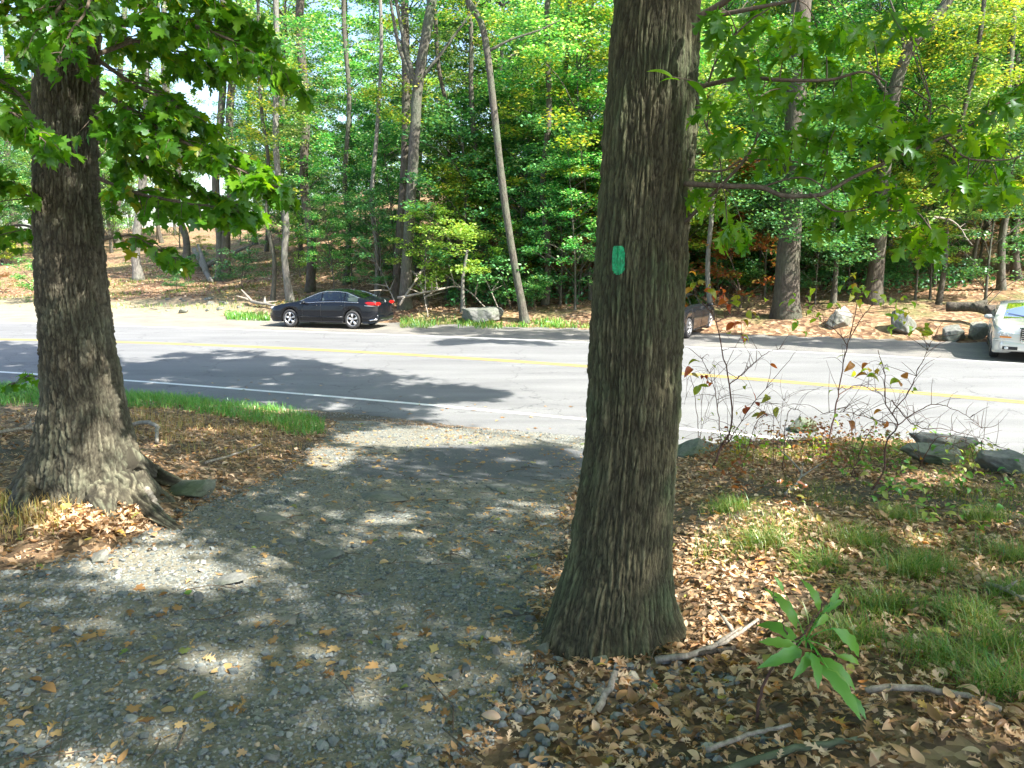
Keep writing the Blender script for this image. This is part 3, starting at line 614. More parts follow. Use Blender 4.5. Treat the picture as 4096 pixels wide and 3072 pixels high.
# ------------------------------------------------------------------ unseen high crowns, shaped to throw the shade (over and beside the camera)
def high_crown(parent_thing, centre, ground_pts, Hlo, Hhi, seed, trunk_top, trunk_r):
    rg = np.random.default_rng(seed); L = MB(); T = MB(); g = ground_pts; n = len(g)
    Hh = rg.uniform(Hlo, Hhi, n); z0 = Hg(g[:, 0], g[:, 1]); dz = Hh-z0
    k = dz/math.tan(EL); c = np.c_[g[:, 0]+AZ[0]*k, g[:, 1]+AZ[1]*k, Hh]
    px, py = proj(c); vis = (c[:, 1] > .5) & (px > -30) & (px < 1054) & (py > -22)
    c = c[~vis]; n = len(c)
    m = 26; cc = np.repeat(c, m, 0); cc = cc+rg.normal(0, 1, cc.shape)*[.30, .30, .16]
    # leaves that would shade sunlit ground are removed, shaping gaps to the shade map
    kk = (cc[:, 2]-.8)/math.tan(EL); gg = np.c_[cc[:, 0]-AZ[0]*kk, cc[:, 1]-AZ[1]*kk]
    for _ in range(3): kk = (cc[:, 2]-Hg(gg[:, 0], gg[:, 1]))/math.tan(EL); gg = np.c_[cc[:, 0]-AZ[0]*kk, cc[:, 1]-AZ[1]*kk]
    ok = shade_at(gg) | (rg.uniform(0, 1, len(cc)) < .04)
    for c_, r_, pr_ in (((-1.9, 4.8, 3.9), 1.3, .4), ((1.35, 3., 3.35), .9, .3), ((-3.2, 4.4, 3.6), .9, .4)):   # some leaves dropped so that sun reaches the hanging sprays
        w_ = cc-np.array(c_); dd_ = np.linalg.norm(w_-(w_@SUN)[:, None]*SUN, axis=1); ok &= ~((dd_ < r_) & (rg.uniform(0, 1, len(cc)) < pr_))
    px, py = proj(cc); ok &= ~((cc[:, 1] > .5) & (px > -30) & (px < 1054) & (py > -10)); cc = cc[ok]
    scatter(L, [RH], cc, rotm(len(cc), rg.uniform(0, .7, len(cc)), rg), rg.uniform(.10, .17, len(cc)), rg)
    L.build('foliage', M['leaf_oak'], parent_thing)
    base = np.array(centre, float)
    for i in rg.choice(n, min(n, 55), replace=False):
        b0 = base+np.array([0, 0, rg.uniform(.45, .95)*(trunk_top-base[2])]); e = c[i]
        if np.linalg.norm(e-b0) > 11: continue
        p = smoothpath([b0, .5*(b0+e)+[0, 0, .5], e], 7)
        qx, qy = proj(p)
        if ((p[:, 1] > .5) & (qx > -20) & (qx < 1044) & (qy > -5)).any(): continue
        T = MB(); tube(T, p, np.linspace(.05, .01, 7), 5); T.build('branch', M['twig'], parent_thing)
    if trunk_r:
        T2 = MB(); p = smoothpath([base-[0, 0, .2], base+[.1, 0, 4], base+[.0, .2, trunk_top-base[2]]], 20); tube(T2, p, np.linspace(trunk_r*1.2, trunk_r*.3, 20), 14, bump=.03); T2.build('trunk', M['bark_far'], parent_thing)
rg = np.random.default_rng(77)
g = np.c_[rg.uniform(-17, 11, 17000), rg.uniform(-1, 26, 17000)]; g = g[shade_at(g)]
# density: cover
near_ = g[:, 1] < y_edge(g[:, 0]); print('shade pts', len(g), near_.sum())
shade_oak = thing('oak_tree', 'unseen tall oak placed right of the frame, crown shaped to shade the path', 'tree', (0, 0, 0))  # out of view, put here to cast the path's shade
shade_maple = thing('maple_tree', 'unseen tall maple placed behind the right bank, crown shaped to shade the road', 'tree', (0, 0, 0))  # unseen tree placed for the shade on the road
g1 = g[near_]; g2 = g[~near_]; g2 = np.concatenate([g2, g2+rg.normal(0, .25, g2.shape)]); g2 = g2[shade_at(g2)]
a1 = g1[:, 0] > -1.5
high_crown(shade_oak, (9.5, -4.5, 1.2), g1[a1], 8, 13, 1, 15, .3)
high_crown(maple, (-2.6, 5.3, 5), g1[~a1], 7, 11, 2, 12, 0)
high_crown(shade_maple, (12, 1.5, .9), g2, 8.5, 13, 3, 16, .3)
g3 = np.c_[rg.uniform(-6, 22, 8000), rg.uniform(17, 36, 8000)]; g3 = g3[shade_at(g3) & (g3[:, 1] > y_mid(g3[:, 0]))]; print('far shade', len(g3))
far_shade_oak = thing('oak_tree', 'tall oak out of frame right beside the road', 'tree', (0, 0, 0))  # never in view, placed to darken the far shoulder with its shadow
high_crown(far_shade_oak, (26, 15, .3), g3, 12, 17, 4, 18, .35)
# ------------------------------------------------------------------ forest trees
def flat_cluster(rg, c, r, n, flat=.35):
    q = rg.normal(0, 1, (n, 3)); q /= np.linalg.norm(q, axis=1)[:, None]; q *= rg.uniform(0, 1, n)[:, None]**.45; return c+q*[r, r, r*flat]
def make_canopy(seed, h, zlo, rad, ncl, lpc, leaf, rtr, bend=.4, crad=.9):
    rg = np.random.default_rng(seed); T = MB(); L = MB()
    nz = 22; zz = np.linspace(-.4, h, nz); bx = bend*np.sin(zz/h*rg.uniform(2, 4)+rg.uniform(0, 6))*zz/h; by = bend*np.sin(zz/h*rg.uniform(2, 4)+rg.uniform(0, 6))*zz/h
    p = np.c_[bx, by, zz]; rr = rtr*(1-.85*np.clip(zz, 0, h)/h)+rtr*.5*np.exp(-np.clip(zz, 0, 9)/.35); tube(T, p, rr, 12, bump=.02, seed=seed)
    for k in range(ncl):
        z = zlo+(h*1.02-zlo)*rg.uniform(0, 1)**.9; f = (z-zlo)/(h-zlo); R_ = rad*(.55+.6*math.sin(math.pi*min(1, f*.9+.12)))*rg.uniform(.25, 1)
        a = rg.uniform(0, 6.283); zt = z; i = min(nz-1, max(1, int((z-R_*.5)/h*nz))); b0 = p[i]
        e = np.array([p[min(nz-1, int(z/h*(nz-1)))][0]+R_*math.cos(a), R_*math.sin(a), zt])
        q = smoothpath([b0, .5*(b0+e)+[0, 0, .25*R_*.5], e], 6)
        if k % 2 == 0: tube(T, q, np.linspace(min(.05, rtr*.35), .012, 6), 5)
        n = int(lpc*rg.uniform(.6, 1.3)); cc = flat_cluster(rg, e, crad*rg.uniform(.6, 1.3), n)
        scatter(L, [RH], cc, rotm(n, rg.uniform(0, .9, n), rg), leaf*rg.uniform(.7, 1.25, n), rg)
    return T, L
def variant(name, label, seed, mats, **k):
    T, L = make_canopy(seed, **k); t = thing(name, label, 'tree'); T.build('trunk', mats[0], t); L.build('crown', mats[1], t); return t
def remat(t, mt=None, ml=None):
    for c in t.children:
        if c.name.startswith('trunk') and mt: c.data = c.data.copy(); c.data.materials[0] = mt
        if c.name.startswith('crown') and ml: c.data = c.data.copy(); c.data.materials[0] = ml
VC = []
for i in range(5):
    VC.append(variant('forest_tree', 'x', 40+i, (M['bark_far'], [M['leaf_far'], M['leaf_far'], M['leaf_warm'], M['leaf_cool'], M['leaf_bright']][i]), h=18+i, zlo=[2.6, 4.5, 3.2, 5.5, 2.4][i], rad=3.3, ncl=150, lpc=140, leaf=.17, rtr=.17))
VU = []
for i in range(6):
    VU.append(variant('young_tree', 'x', 60+i, (M['bark_far'], [M['leaf_far'], M['leaf_cool'], M['leaf_far'], M['leaf_warm'], M['leaf_brown'], M['leaf_bright']][i]), h=[8.5, 7, 12, 10, 5, 4.6][i], zlo=[1.6, 1.2, 2.5, 2.2, 1.0, 1.0][i], rad=[2.3, 2.1, 2.6, 2.4, 1.6, 1.5][i], ncl=[70, 60, 95, 80, 34, 26][i], lpc=115, leaf=.14, rtr=.06, bend=.5, crad=.62))
VS = []
for i in range(4):
    VS.append(variant('shrub', 'x', 80+i, (M['twig'], [M['leaf_cool'], M['leaf_far'], M['leaf_warm'], M['leaf_brown']][i]), h=2.1, zlo=.35, rad=1.2, ncl=22, lpc=90, leaf=.12, rtr=.03, bend=.4, crad=.45))
    VS[-1]['category'] = 'shrub'
used = set()
def put(src, x, y, sc=1, rz=None, label='', name=None, cat=None, group=None, lean=(0, 0)):
    if id(src) in used: t = copy_tree(src)
    else: t = src; used.add(id(src))
    t.location = (x, y, Hs(x, y)-.05); t.scale = (sc, sc, sc) if not isinstance(sc, tuple) else sc
    t.rotation_euler = (lean[0], lean[1], random.uniform(0, 6.28) if rz is None else rz)
    t['label'] = label
    if name: t.name = name
    if cat: t['category'] = cat
    if group: t['group'] = group
    elif 'group' in t: del t['group']
    return t
taken = []
# hero trunks: (base px, base py, distance-free) paths follow the photograph's trunk lines at their own depth
def hero(name, label, base, pts, wpx, mat, crown=None, limbs=(), n=24, flare=.5):
    b = G(*base); Y = b[1]; t = thing(name, label, 'tree', tuple(b)); T = MB()
    path = [b-[0, 0, .3]]+[P(a[0], a[1], Y+(a[2] if len(a) > 2 else 0)) for a in pts]; p = smoothpath(path, n)-b
    pxm = F/(Y*cp); zz = np.linspace(0, 1, n); r0, r1 = wpx[0]/2/pxm, wpx[1]/2/pxm; r = r0+(r1-r0)*zz+r0*flare*np.exp(-np.clip(p[:, 2], 0, 9)/.4); tube(T, p, r, 14, bump=.03, seed=int(base[0]))
    for l in limbs:
        q = smoothpath([P(a[0], a[1], Y+(a[2] if len(a) > 2 else 0)) for a in l[0]], 10)-b; tube(T, q, np.linspace(l[1]/2/pxm, l[1]/6/pxm, 10), 8)
    T.build('trunk', mat, t)
    if crown:
        L = MB(); rg = np.random.default_rng(int(base[0]*3+base[1])); k_ = 0
        for (cx_, cy_, rx, ry, ncl) in crown[1]:
            for k in range(ncl):
                a = rg.uniform(0, 6.28); rr_ = math.sqrt(rg.uniform(0, 1)); c = P(cx_+rx*rr_*math.cos(a), cy_+ry*rr_*math.sin(a), Y+rg.uniform(-1.8, 1.8))-b
                nn = int(crown[2]*rg.uniform(.6, 1.3)); cc = flat_cluster(rg, c, crown[3]*rg.uniform(.6, 1.3), nn); scatter(L, [RH], cc, rotm(nn, rg.uniform(0, .9, nn), rg), crown[4]*rg.uniform(.7, 1.25, nn), rg)
        L.build('crown', crown[0], t)
    taken.append((b[0], b[1], 1.2)); return t
far_l = M['leaf_far']
hero('oak_tree', 'tall grey oak forking high up, just right of the black sedan', (405, 309), [(406, 280), (411, 200), (415, 130), (418, 85), (425, 40), (432, 0), (440, -60)], (11.5, 8.5), M['bark_far'], (far_l, [(440, -20, 60, 40, 14), (300, 60, 50, 40, 14), (520, 60, 40, 30, 8)], 140, 1., .16), [([(418, 88), (408, 60), (402, 30), (396, 0), (390, -40)], 6), ([(417, 92), (400, 50), (392, 10), (385, -30)], 5), ([(420, 80), (440, 55), (462, 25), (480, 0)], 4)])
hero('oak_tree', 'dark trunk half hidden directly behind the forking grey oak', (397, 302), [(398, 260), (404, 180), (406, 100), (405, 20), (404, -40)], (9, 7), M['bark_dark'], (M['leaf_warm'], [(400, 60, 40, 60, 10)], 140, .9, .15))
hero('leaning_tree', 'slender grey tree leaning left over the shoulder right of the flat boulder', (526, 322), [(521, 300), (512, 250), (503, 190), (494, 110), (487, 50), (480, 20), (468, 0), (455, -40)], (8, 5.5), M['bark_far'], (far_l, [(480, -10, 50, 30, 12), (560, 40, 30, 30, 6)], 130, .9, .15), [([(488, 52), (510, 40), (540, 30), (560, 20)], 3)])
hero('oak_tree', 'thick dark oak rising behind the shoulder between the dark hatchback and the pale boulder', (786, 318), [(787, 280), (790, 230), (792, 170), (796, 100), (800, 30), (804, -40)], (24, 17), M['bark_dark'], (M['leaf_cool'], [(790, 190, 60, 50, 36), (792, 100, 50, 60, 30), (840, 235, 45, 30, 18), (745, 150, 30, 60, 14)], 130, .8, .13))
hero('oak_tree', 'dark oak with a crooked fork behind the squat grey boulder', (872, 303), [(876, 270), (880, 225), (884, 170), (890, 120), (897, 80), (912, 45), (935, 20), (960, -20)], (16, 9), M['bark_dark'], (M['leaf_warm'], [(960, 80, 60, 70, 40), (888, 200, 30, 50, 16), (900, 40, 40, 30, 12)], 130, .9, .14), [([(893, 105), (884, 90), (876, 78), (868, 60)], 5), ([(897, 82), (905, 60), (900, 30), (890, 0)], 5)])
HT = [((139, 280), [(140, 250), (141, 200), (143, 120), (145, 40)], (9, 6), 'bark_pale', 'pale straight trunk on the sunny slope, nearest right of the big maple'),
 ((186, 261), [(183, 240), (179, 205), (176, 150), (170, 90)], (7, 5), 'bark_far', 'grey trunk leaning left on the slope above the fallen log'),
 ((219, 281), [(219, 240), (220, 180), (222, 100), (220, 20)], (8, 6), 'bark_far', 'left stem of the twin grey trunks on the slope'),
 ((227, 281), [(227, 240), (228, 190), (232, 110), (236, 30)], (9, 6), 'bark_dark', 'right stem of the twin grey trunks on the slope'),
 ((291, 302), [(288, 260), (285, 220), (281, 160), (276, 90), (272, 20)], (7, 5), 'bark_pale', 'thin grey trunk rising just behind the bonnet of the black sedan'),
 ((272, 303), [(270, 260), (268, 220), (265, 160), (262, 90)], (4.5, 3), 'bark_far', 'very thin trunk left of the black sedan'),
 ((310, 292), [(309, 240), (307, 180), (305, 110), (304, 30), (303, -30)], (9, 7), 'bark_dark', 'dark straight trunk above the windscreen of the black sedan'),
 ((255, 245), [(254, 220), (252, 180), (250, 120)], (5, 4), 'bark_far', 'slim trunk far up the slope left of the black sedan'),
 ((118, 248), [(118, 220), (120, 170), (122, 100)], (6, 5), 'bark_far', 'grey trunk far up the slope beside the big maple'),
 ((162, 243), [(162, 220), (161, 170), (160, 100)], (4, 3), 'bark_dark', 'thin dark trunk high on the slope between pale trunks'),
 ((345, 285), [(346, 240), (347, 180), (347, 100), (347, 20)], (5, 4), 'bark_far', 'slim trunk above the roof of the black sedan'),
 ((377, 296), [(376, 250), (376, 200), (377, 130), (377, 40)], (5, 3), 'bark_pale', 'thin pale stem above the boot of the black sedan'),
 ((463, 312), [(464, 280), (464, 250)], (4, 2.5), 'bark_pale', 'short pale stem holding a bright crown beside the flat boulder'),
 ((478, 298), [(479, 250), (482, 200), (480, 150), (471, 90), (466, 20)], (6, 4), 'bark_far', 'slim trunk behind the bright young tree'),
 ((450, 290), [(450, 240), (449, 190), (446, 120), (440, 60)], (5, 3.5), 'bark_dark', 'dark thin trunk between the forking oak and the leaning tree'),
 ((545, 305), [(546, 250), (546, 190), (548, 110), (551, 20)], (7, 5), 'bark_dark', 'dark trunk just right of the leaning grey tree'),
 ((560, 296), [(559, 240), (560, 190), (562, 120), (566, 30)], (6, 4), 'bark_far', 'grey trunk midway between the leaning tree and the blazed oak'),
 ((592, 290), [(592, 230), (593, 170), (591, 100), (590, 30)], (6, 5), 'bark_far', 'grey trunk seen along the left edge of the blazed oak'),
 ((712, 315), [(712, 270), (712, 210), (711, 150)], (5, 4), 'bark_pale', 'pale thin trunk above the dark hatchback'),
 ((833, 303), [(833, 260), (836, 220), (838, 150)], (5, 4), 'bark_far', 'thin trunk behind the pale pointed boulder'),
 ((938, 305), [(944, 260), (952, 200), (960, 130), (975, 40)], (5, 4), 'bark_dark', 'thin dark stem leaning right behind the squat boulder'),
 ((1002, 290), [(1003, 240), (1006, 190), (1008, 120), (1010, 30)], (7, 6), 'bark_far', 'grey trunk at the right edge above the silver sedan'),
 ((1017, 280), [(1018, 230), (1020, 180), (1021, 100)], (8, 6), 'bark_dark', 'dark trunk at the far right edge behind the silver sedan'),
 ((10, 250), [(10, 220), (8, 170), (6, 100)], (7, 5), 'bark_dark', 'dark trunk at the far left edge of the slope')]
for i, (b_, p_, w_, m_, l_) in enumerate(HT):
    top = p_[-1]
    if top[1] < 130 and i != 12: e_ = (top[0]+(top[0]-p_[-2][0])*.9+((i*29) % 13-6), -60); p_ = p_+[e_]
    p_ = [(a_[0]+((i*7+j_*13) % 9-4)*1.1, a_[1]) for j_, a_ in enumerate(p_)]
    lm = M[['leaf_far', 'leaf_warm', 'leaf_far', 'leaf_cool'][i % 4]]
    cr = (lm, [(top[0], min(top[1], 150)-15, 40, 45, 16), (top[0]+((i*37) % 30)-15, 110+(i*53) % 70, 30, 40, 20), (b_[0]+((i*17) % 30)-15, 190+(i*31) % 50, 24, 20, 7 if b_[0] > 330 else 2)], 120, .8, .14)
    if i == 12: cr = (M['leaf_bright'], [(463, 245, 22, 26, 18), (470, 275, 12, 10, 5)], 120, .5, .13)
    if i in (10, 11): cr = (M['leaf_bright'], [(425, 222, 28, 22, 12)], 110, .5, .13) if i == 11 else cr
    hero('forest_tree', l_, b_, p_, w_, M[m_], cr)
# the wood behind
def free(x, y, r):
    return all((x-a)**2+(y-b)**2 > (r+c)**2*.6 for a, b, c in taken)
random.seed(21); n = 0; tries = 0
DG = 'trees of the wood beyond the road'
while n < 100 and tries < 9000:
    tries += 1; Y = 38+random.random()**1.2*74; u = random.uniform(-.95, .95); x = u*Y
    if Y < y_sh(x)+6: continue
    if u < -.33 and Y < 62: continue
    if -.42 < u < .12 and Y > 62 and random.random() < .72: continue
    if not free(x, Y, 1.3+Y*.012): continue
    taken.append((x, Y, 1.3+Y*.012)); s = random.uniform(.8, 1.15)
    wts = [4, 4, .1+3.2*(u > .2), 3*(u > -.2), 1]; v = random.choices(VC, wts)[0]
    put(v, x, Y, s, label='tall leafy tree in the thick of the wood beyond the road', group=DG, lean=(random.uniform(-.05, .05), random.uniform(-.05, .05))); n += 1
print('canopy', n)
n = 0; tries = 0
while n < 215 and tries < 9000:
    tries += 1; Y = 32+random.random()**1.55*72; u = random.uniform(-.78, .78); x = u*Y
    if Y < y_sh(x)+3: continue
    if u < -.30 and (Y < 66): continue
    if u < -.2 and Y < 38: continue
    if -.17 < u < .0 and 44 < Y < 72: continue
    if -.42 < u < .1 and Y > 72 and random.random() < .7: continue
    if not free(x, Y, .3): continue
    taken.append((x, Y, .3)); wts = [5, 4, 5, .5+3*(u > .2), 2.2, 1.6]; v = random.choices(VU, wts)[0]
    put(v, x, Y, random.uniform(.75, 1.3), label='leafy young tree under the tall trees beyond the road', group='young trees under the wood', lean=(random.uniform(-.1, .1), random.uniform(-.1, .1))); n += 1
print('under', n)
n = 0; tries = 0
while n < 80 and tries < 9000:
    tries += 1; u = random.uniform(-.05, .74) if random.random() < .85 else random.uniform(-.7, -.1); Y = 31+random.random()**1.6*34; x = u*Y; t = Y-y_sh(x)
    if t < 2.2: continue
    if not free(x, Y, .3): continue
    taken.append((x, Y, .3)); v = random.choices(VS, [3, 3, 1.5, 1.5])[0]
    put(v, x, Y, random.uniform(.6, 1.3), label='low leafy shrub among the trunks beyond the road', group='shrubs under the wood'); n += 1
# placed understory seen in the photograph
for (px_, py_, v, s, l) in [(352, 296, VU[1], .62, 'bluish-green young tree behind the roof of the black sedan'), (560, 305, VU[1], .8, 'dense green young tree right of the leaning grey tree'), (250, 262, VU[0], .5, 'small fresh-green tree on the slope left of the black sedan'),
    (740, 308, VS[3], 1.4, 'rusty brown shrub left of the thick dark oak'), (985, 305, VU[1], .9, 'dark green tree just left of the silver sedan behind the log'), (850, 296, VU[1], .7, 'blue-green young tree above the pale pointed boulder'),
    (915, 300, VU[3], .7, 'yellowing young tree above the squat boulder'), (535, 311, VS[1], .7, 'green shrub at the foot of the leaning grey tree'), (500, 309, VS[0], .55, 'small bluish shrub behind the flat boulder'),
    (428, 308, VU[5], .95, 'pale green sunlit young tree between the forking oak and the flat boulder'), (447, 300, VU[5], 1.25, 'taller pale green young tree behind the sunlit one by the forking oak'), (508, 306, VU[5], .8, 'pale green young tree just left of the leaning grey tree'),
    (335, 300, VU[0], .6, 'fresh-green young tree above the front roof of the black sedan'), (380, 300, VU[1], .7, 'fresh-green young tree above the boot of the black sedan'), (575, 310, VU[0], .75, 'green young tree just left of the blazed oak'),
    (930, 300, VU[2], .7, 'green young tree above the broken rocks'), (815, 305, VU[1], .6, 'blue-green young tree between the thick dark oak and the pale pointed boulder'), (765, 300, VU[1], .8, 'blue-green young tree left of the thick dark oak')]:
    g_ = G(px_, py_); put(v, g_[0], g_[1], s, label=l)
for lst in (VC, VU, VS):
    for v in lst:
        if id(v) not in used:
            for c in list(v.children): bpy.data.objects.remove(c)
            bpy.data.objects.remove(v)
# ------------------------------------------------------------------ cars
def carpaint(name, col, metal, rough=.25, coat=1.):
    m = simple(name, col, rough, metal); b = [n for n in m.node_tree.nodes if n.type == 'BSDF_PRINCIPLED'][0]
    b.inputs['Coat Weight'].default_value = coat*.4; b.inputs['Specular IOR Level'].default_value = .25; b.inputs['Coat Roughness'].default_value = .04; return m
M['rubber'] = simple('tyre_rubber', (.035, .035, .037), .85); M['rim'] = simple('alloy', (.62, .62, .63), .3, .9); M['chrome'] = simple('chrome', (.8, .8, .8), .12, 1.)
M['black_trim'] = simple('black_trim', (.012, .012, .013), .5); M['seat'] = simple('seat_cloth', (.10, .09, .08), .8)
M['red_lens'] = simple('red_lens', (.34, .008, .008), .15); M['lamp'] = simple('lamp_lens', (.55, .57, .58), .08, .3); M['amber'] = simple('amber_lens', (.7, .22, .02), .15); M['plate'] = simple('plate_cream', (.75, .75, .68), .5); M['plate_ink'] = simple('plate_green', (.05, .3, .12), .5)
def glass(name, tint, tr):
    m, nt, out = newmat(name); g = N(nt, 'ShaderNodeBsdfGlossy'); g.inputs['Roughness'].default_value = .02; g.inputs[0].default_value = (.9, .95, 1, 1)
    t = N(nt, 'ShaderNodeBsdfTransparent'); t.inputs[0].default_value = (*tint, 1); f = N(nt, 'ShaderNodeFresnel'); f.inputs[0].default_value = 1.5
    a = N(nt, 'ShaderNodeMath', operation='ADD', use_clamp=True); nt.links.new(f.outputs[0], a.inputs[0]); a.inputs[1].default_value = tr
    mx = N(nt, 'ShaderNodeMixShader'); nt.links.new(a.outputs[0], mx.inputs[0]); nt.links.new(t.outputs[0], mx.inputs[1]); nt.links.new(g.outputs[0], mx.inputs[2]); nt.links.new(mx.outputs[0], out.inputs[0]); return m
M['glass'] = glass('car_glass', (.5, .62, .58), .0)
def car(name, label, loc, heading, pm, prof, belt, W, L, wx, R_, sill, cab, roofy, rimspokes=5, chrome_trim=True):
    """prof: [(x,ztop)], cab=(cowl x, windscreen top x, rear glass top x, rear glass bottom x), wx=(front,rear) axle x"""
    t = thing(name, label, 'car', loc, math.atan2(heading[1], heading[0]))
    px_, pz_ = zip(*sorted(prof)); bx_, bz_ = zip(*sorted(belt)); hx = L/2
    xs_ = np.sort(np.unique(np.r_[np.linspace(-hx, hx, 130), -hx+.03, -hx+.08, hx-.03, hx-.08, hx-.15, -hx+.15])); n = len(xs_)
    zt = np.interp(xs_, px_, pz_); zt = np.convolve(np.pad(zt, 2, 'edge'), np.ones(5)/5, 'valid'); zb_ = np.minimum(np.interp(xs_, bx_, bz_), zt-.07)
    q = np.abs(xs_)/hx; w = W/2*(1-.05*q**3-.20*np.clip((q-.80)/.2, 0, 1)**2.6); lo = np.full(n, sill)+.10*np.clip((q-.9)/.1, 0, 1)**2
    arch = np.zeros(n, bool); ra = R_+.055
    for a in wx:
        d = np.abs(xs_-a); m = d < ra; lo[m] = np.maximum(lo[m], R_+np.sqrt(ra**2-d[m]**2)); arch |= m
    zt_ = zt; rows = []; cabin = ss(zt_-np.interp(xs_, bx_, bz_), .02, .3)
    rows.append(np.c_[xs_, w-.30, lo+.0]); rows.append(np.c_[xs_, w-.035, lo])
    for k in range(9):
        u = k/8; z = lo+.015+(zb_-lo-.015)*u; y = w-.05*(1-u)**3-.035*u**3+.012*np.exp(-((z-.62)/.05)**2); rows.append(np.c_[xs_, y, z])
    wb = w-.045; zr = zt_-.045-.03*cabin; wr = wb-(zr-zb_)*.50*roofy
    for k in range(1, 8):
        u = k/7; rows.append(np.c_[xs_, wb+(wr-wb)*u, zb_+(zr-zb_)*u])
    for k in range(1, 9):
        u = k/8; rows.append(np.c_[xs_, wr*(1-u), zr+(zt_-zr)*(1-(1-u)**2.2)])
    A = np.stack(rows); nr = len(A); full = np.concatenate([A, A[-2::-1]*[1, -1, 1]]); nf = len(full)
    i, j = np.meshgrid(np.arange(nf-1), np.arange(n-1), indexing='ij'); qd = np.stack([i*n+j, i*n+j+1, (i+1)*n+j+1, (i+1)*n+j], -1)
    ii = np.minimum(i, nf-2-i); xc = (xs_[j]+xs_[j+1])/2; zc = (zt_[j]+zt_[j+1])/2
    bot = np.interp(xc, bx_, bz_); sidewin = (ii >= 12) & (ii <= 16) & (xc < cab[0]-.12) & (xc > cab[3]+.16) & (np.interp(xc, xs_, zr)-np.interp(xc, xs_, zb_) > .13)
    sw_z0 = 0
    wind = (ii >= 19) & (xc < cab[0]) & (xc > cab[1]); rearg = (ii >= 19) & (xc < cab[2]) & (xc > cab[3])
    bp = cab[4]; pill = (np.abs(xc-bp) < .045) | (np.abs(xc-cab[5]) < .035)
    gl = (sidewin & ~pill) | wind | rearg; V = full.reshape(-1, 3)
    mb = MB(); mb.add(V, qd[~gl].reshape(-1, 4))
    for col_, sg in ((0, -1), (n-1, 1)):          # rounded end faces: left and right outlines bridged, bulging outwards
        e_ = full[:, col_].copy(); hh_ = nf//2; lv = []
        for f_ in np.linspace(0, 1, 9): lv.append(e_[:hh_]*(1-f_)+e_[::-1][:hh_]*f_+np.c_[np.full(hh_, sg*.05*math.sin(math.pi*f_)), np.zeros((hh_, 2))])
        lv = np.stack(lv); a_, b_ = np.meshgrid(np.arange(8), np.arange(hh_-1), indexing='ij'); mb.add(lv, np.stack([a_*hh_+b_, a_*hh_+b_+1, (a_+1)*hh_+b_+1, (a_+1)*hh_+b_], -1).reshape(-1, 4))
    body = mb.build('body', pm, t)
    def subg(mask, nm, mat, par):
        q_ = qd[mask].reshape(-1, 4)
        if not len(q_): return
        u_, inv_ = np.unique(q_, return_inverse=True); m_ = MB(); m_.add(V[u_]*[1, .998, .999], inv_.reshape(-1, 4)); return m_.build(nm, mat, par)
    subg(wind, 'windscreen', M['glass'], t); subg(rearg, 'rear_window', M['glass'], t)
    for sd in (0, 1):
        sdm = (i < nf/2-1) if sd == 0 else (i > nf/2-1)
        for lo_, hi_ in ((bp, 9), (cab[5], bp), (-9, cab[5])): subg(sidewin & ~pill & sdm & (xc > lo_) & (xc < hi_), 'side_window', M['glass'], t)
    # window trim (bright line), sill line, pillars
    kk = np.where((xs_ < cab[0]-.1) & (xs_ > cab[3]+.12))[0]
    for s_ in (1, -1):
        if chrome_trim:
            m_ = MB(); tube(m_, A[11][kk]*[1, s_, 1]+[0, s_*.008, .012], .011, 6)
            top = kk[np.interp(xs_[kk], xs_, zr)-zb_[kk] > .12]; tube(m_, A[17][top]*[1, s_, 1]+[0, s_*.006, 0], .009, 6)
            m_.build('window_trim', M['chrome'], t)
        m_ = MB(); k2 = np.where(~arch & (xs_ < wx[0]) & (xs_ > wx[1]))[0]; tube(m_, A[1][k2]*[1, s_, 1]+[0, s_*.012, .04], .022, 6); m_.build('sill_trim', M['black_trim'], t)
        for xd in (bp+.02, cab[5]-.10, cab[0]-.25):       # door shut lines
            m_ = MB(); k = int(np.argmin(abs(xs_-xd))); tube(m_, A[2:11, k]*[1, s_, 1]+[0, s_*.001, 0], .006, 5)
            m_.build('door_gap', M['black_trim'], t)
        for xd in (bp+.22, cab[5]+.12):
            k = int(np.argmin(abs(xs_-xd))); y = A[8, k, 1]; m_ = MB(); tube(m_, [(xd-.1, s_*(y+.03), .86), (xd+.1, s_*(y+.03), .86)], .014, 6); m_.build('door_handle', pm, t)
        k = int(np.argmin(abs(xs_-(cab[0]-.35)))); y = A[11, k, 1]; m_ = MB(); zc_ = zb_[k]+.07
        mv, mf = icos(1); m_.add(mv*[.09, .11, .065]+[cab[0]-.36, s_*(y+.13), zc_], mf); tube(m_, [(cab[0]-.36, s_*(y-.01), zc_-.03), (cab[0]-.36, s_*(y+.08), zc_-.03)], .02, 6)
        mo = m_.build('wing_mirror', pm, t)
    for sg in (-1, 1):
        o_ = slab(t, 'bumper', pm, (sg*(hx-.10), 0, sill+.22), (.30, W*.80, .32), .13); o_.modifiers['b'].segments = 4; o_.data.polygons.foreach_set('use_smooth', [True]*6)
    # underbody, wheels
    m_ = MB(); box(m_, (0, 0, .36), (L-.5, W-.66, .3)); box(m_, (0, 0, .5), (L-.9, W-.7, .3)); m_.build('underbody', M['black_trim'], t)
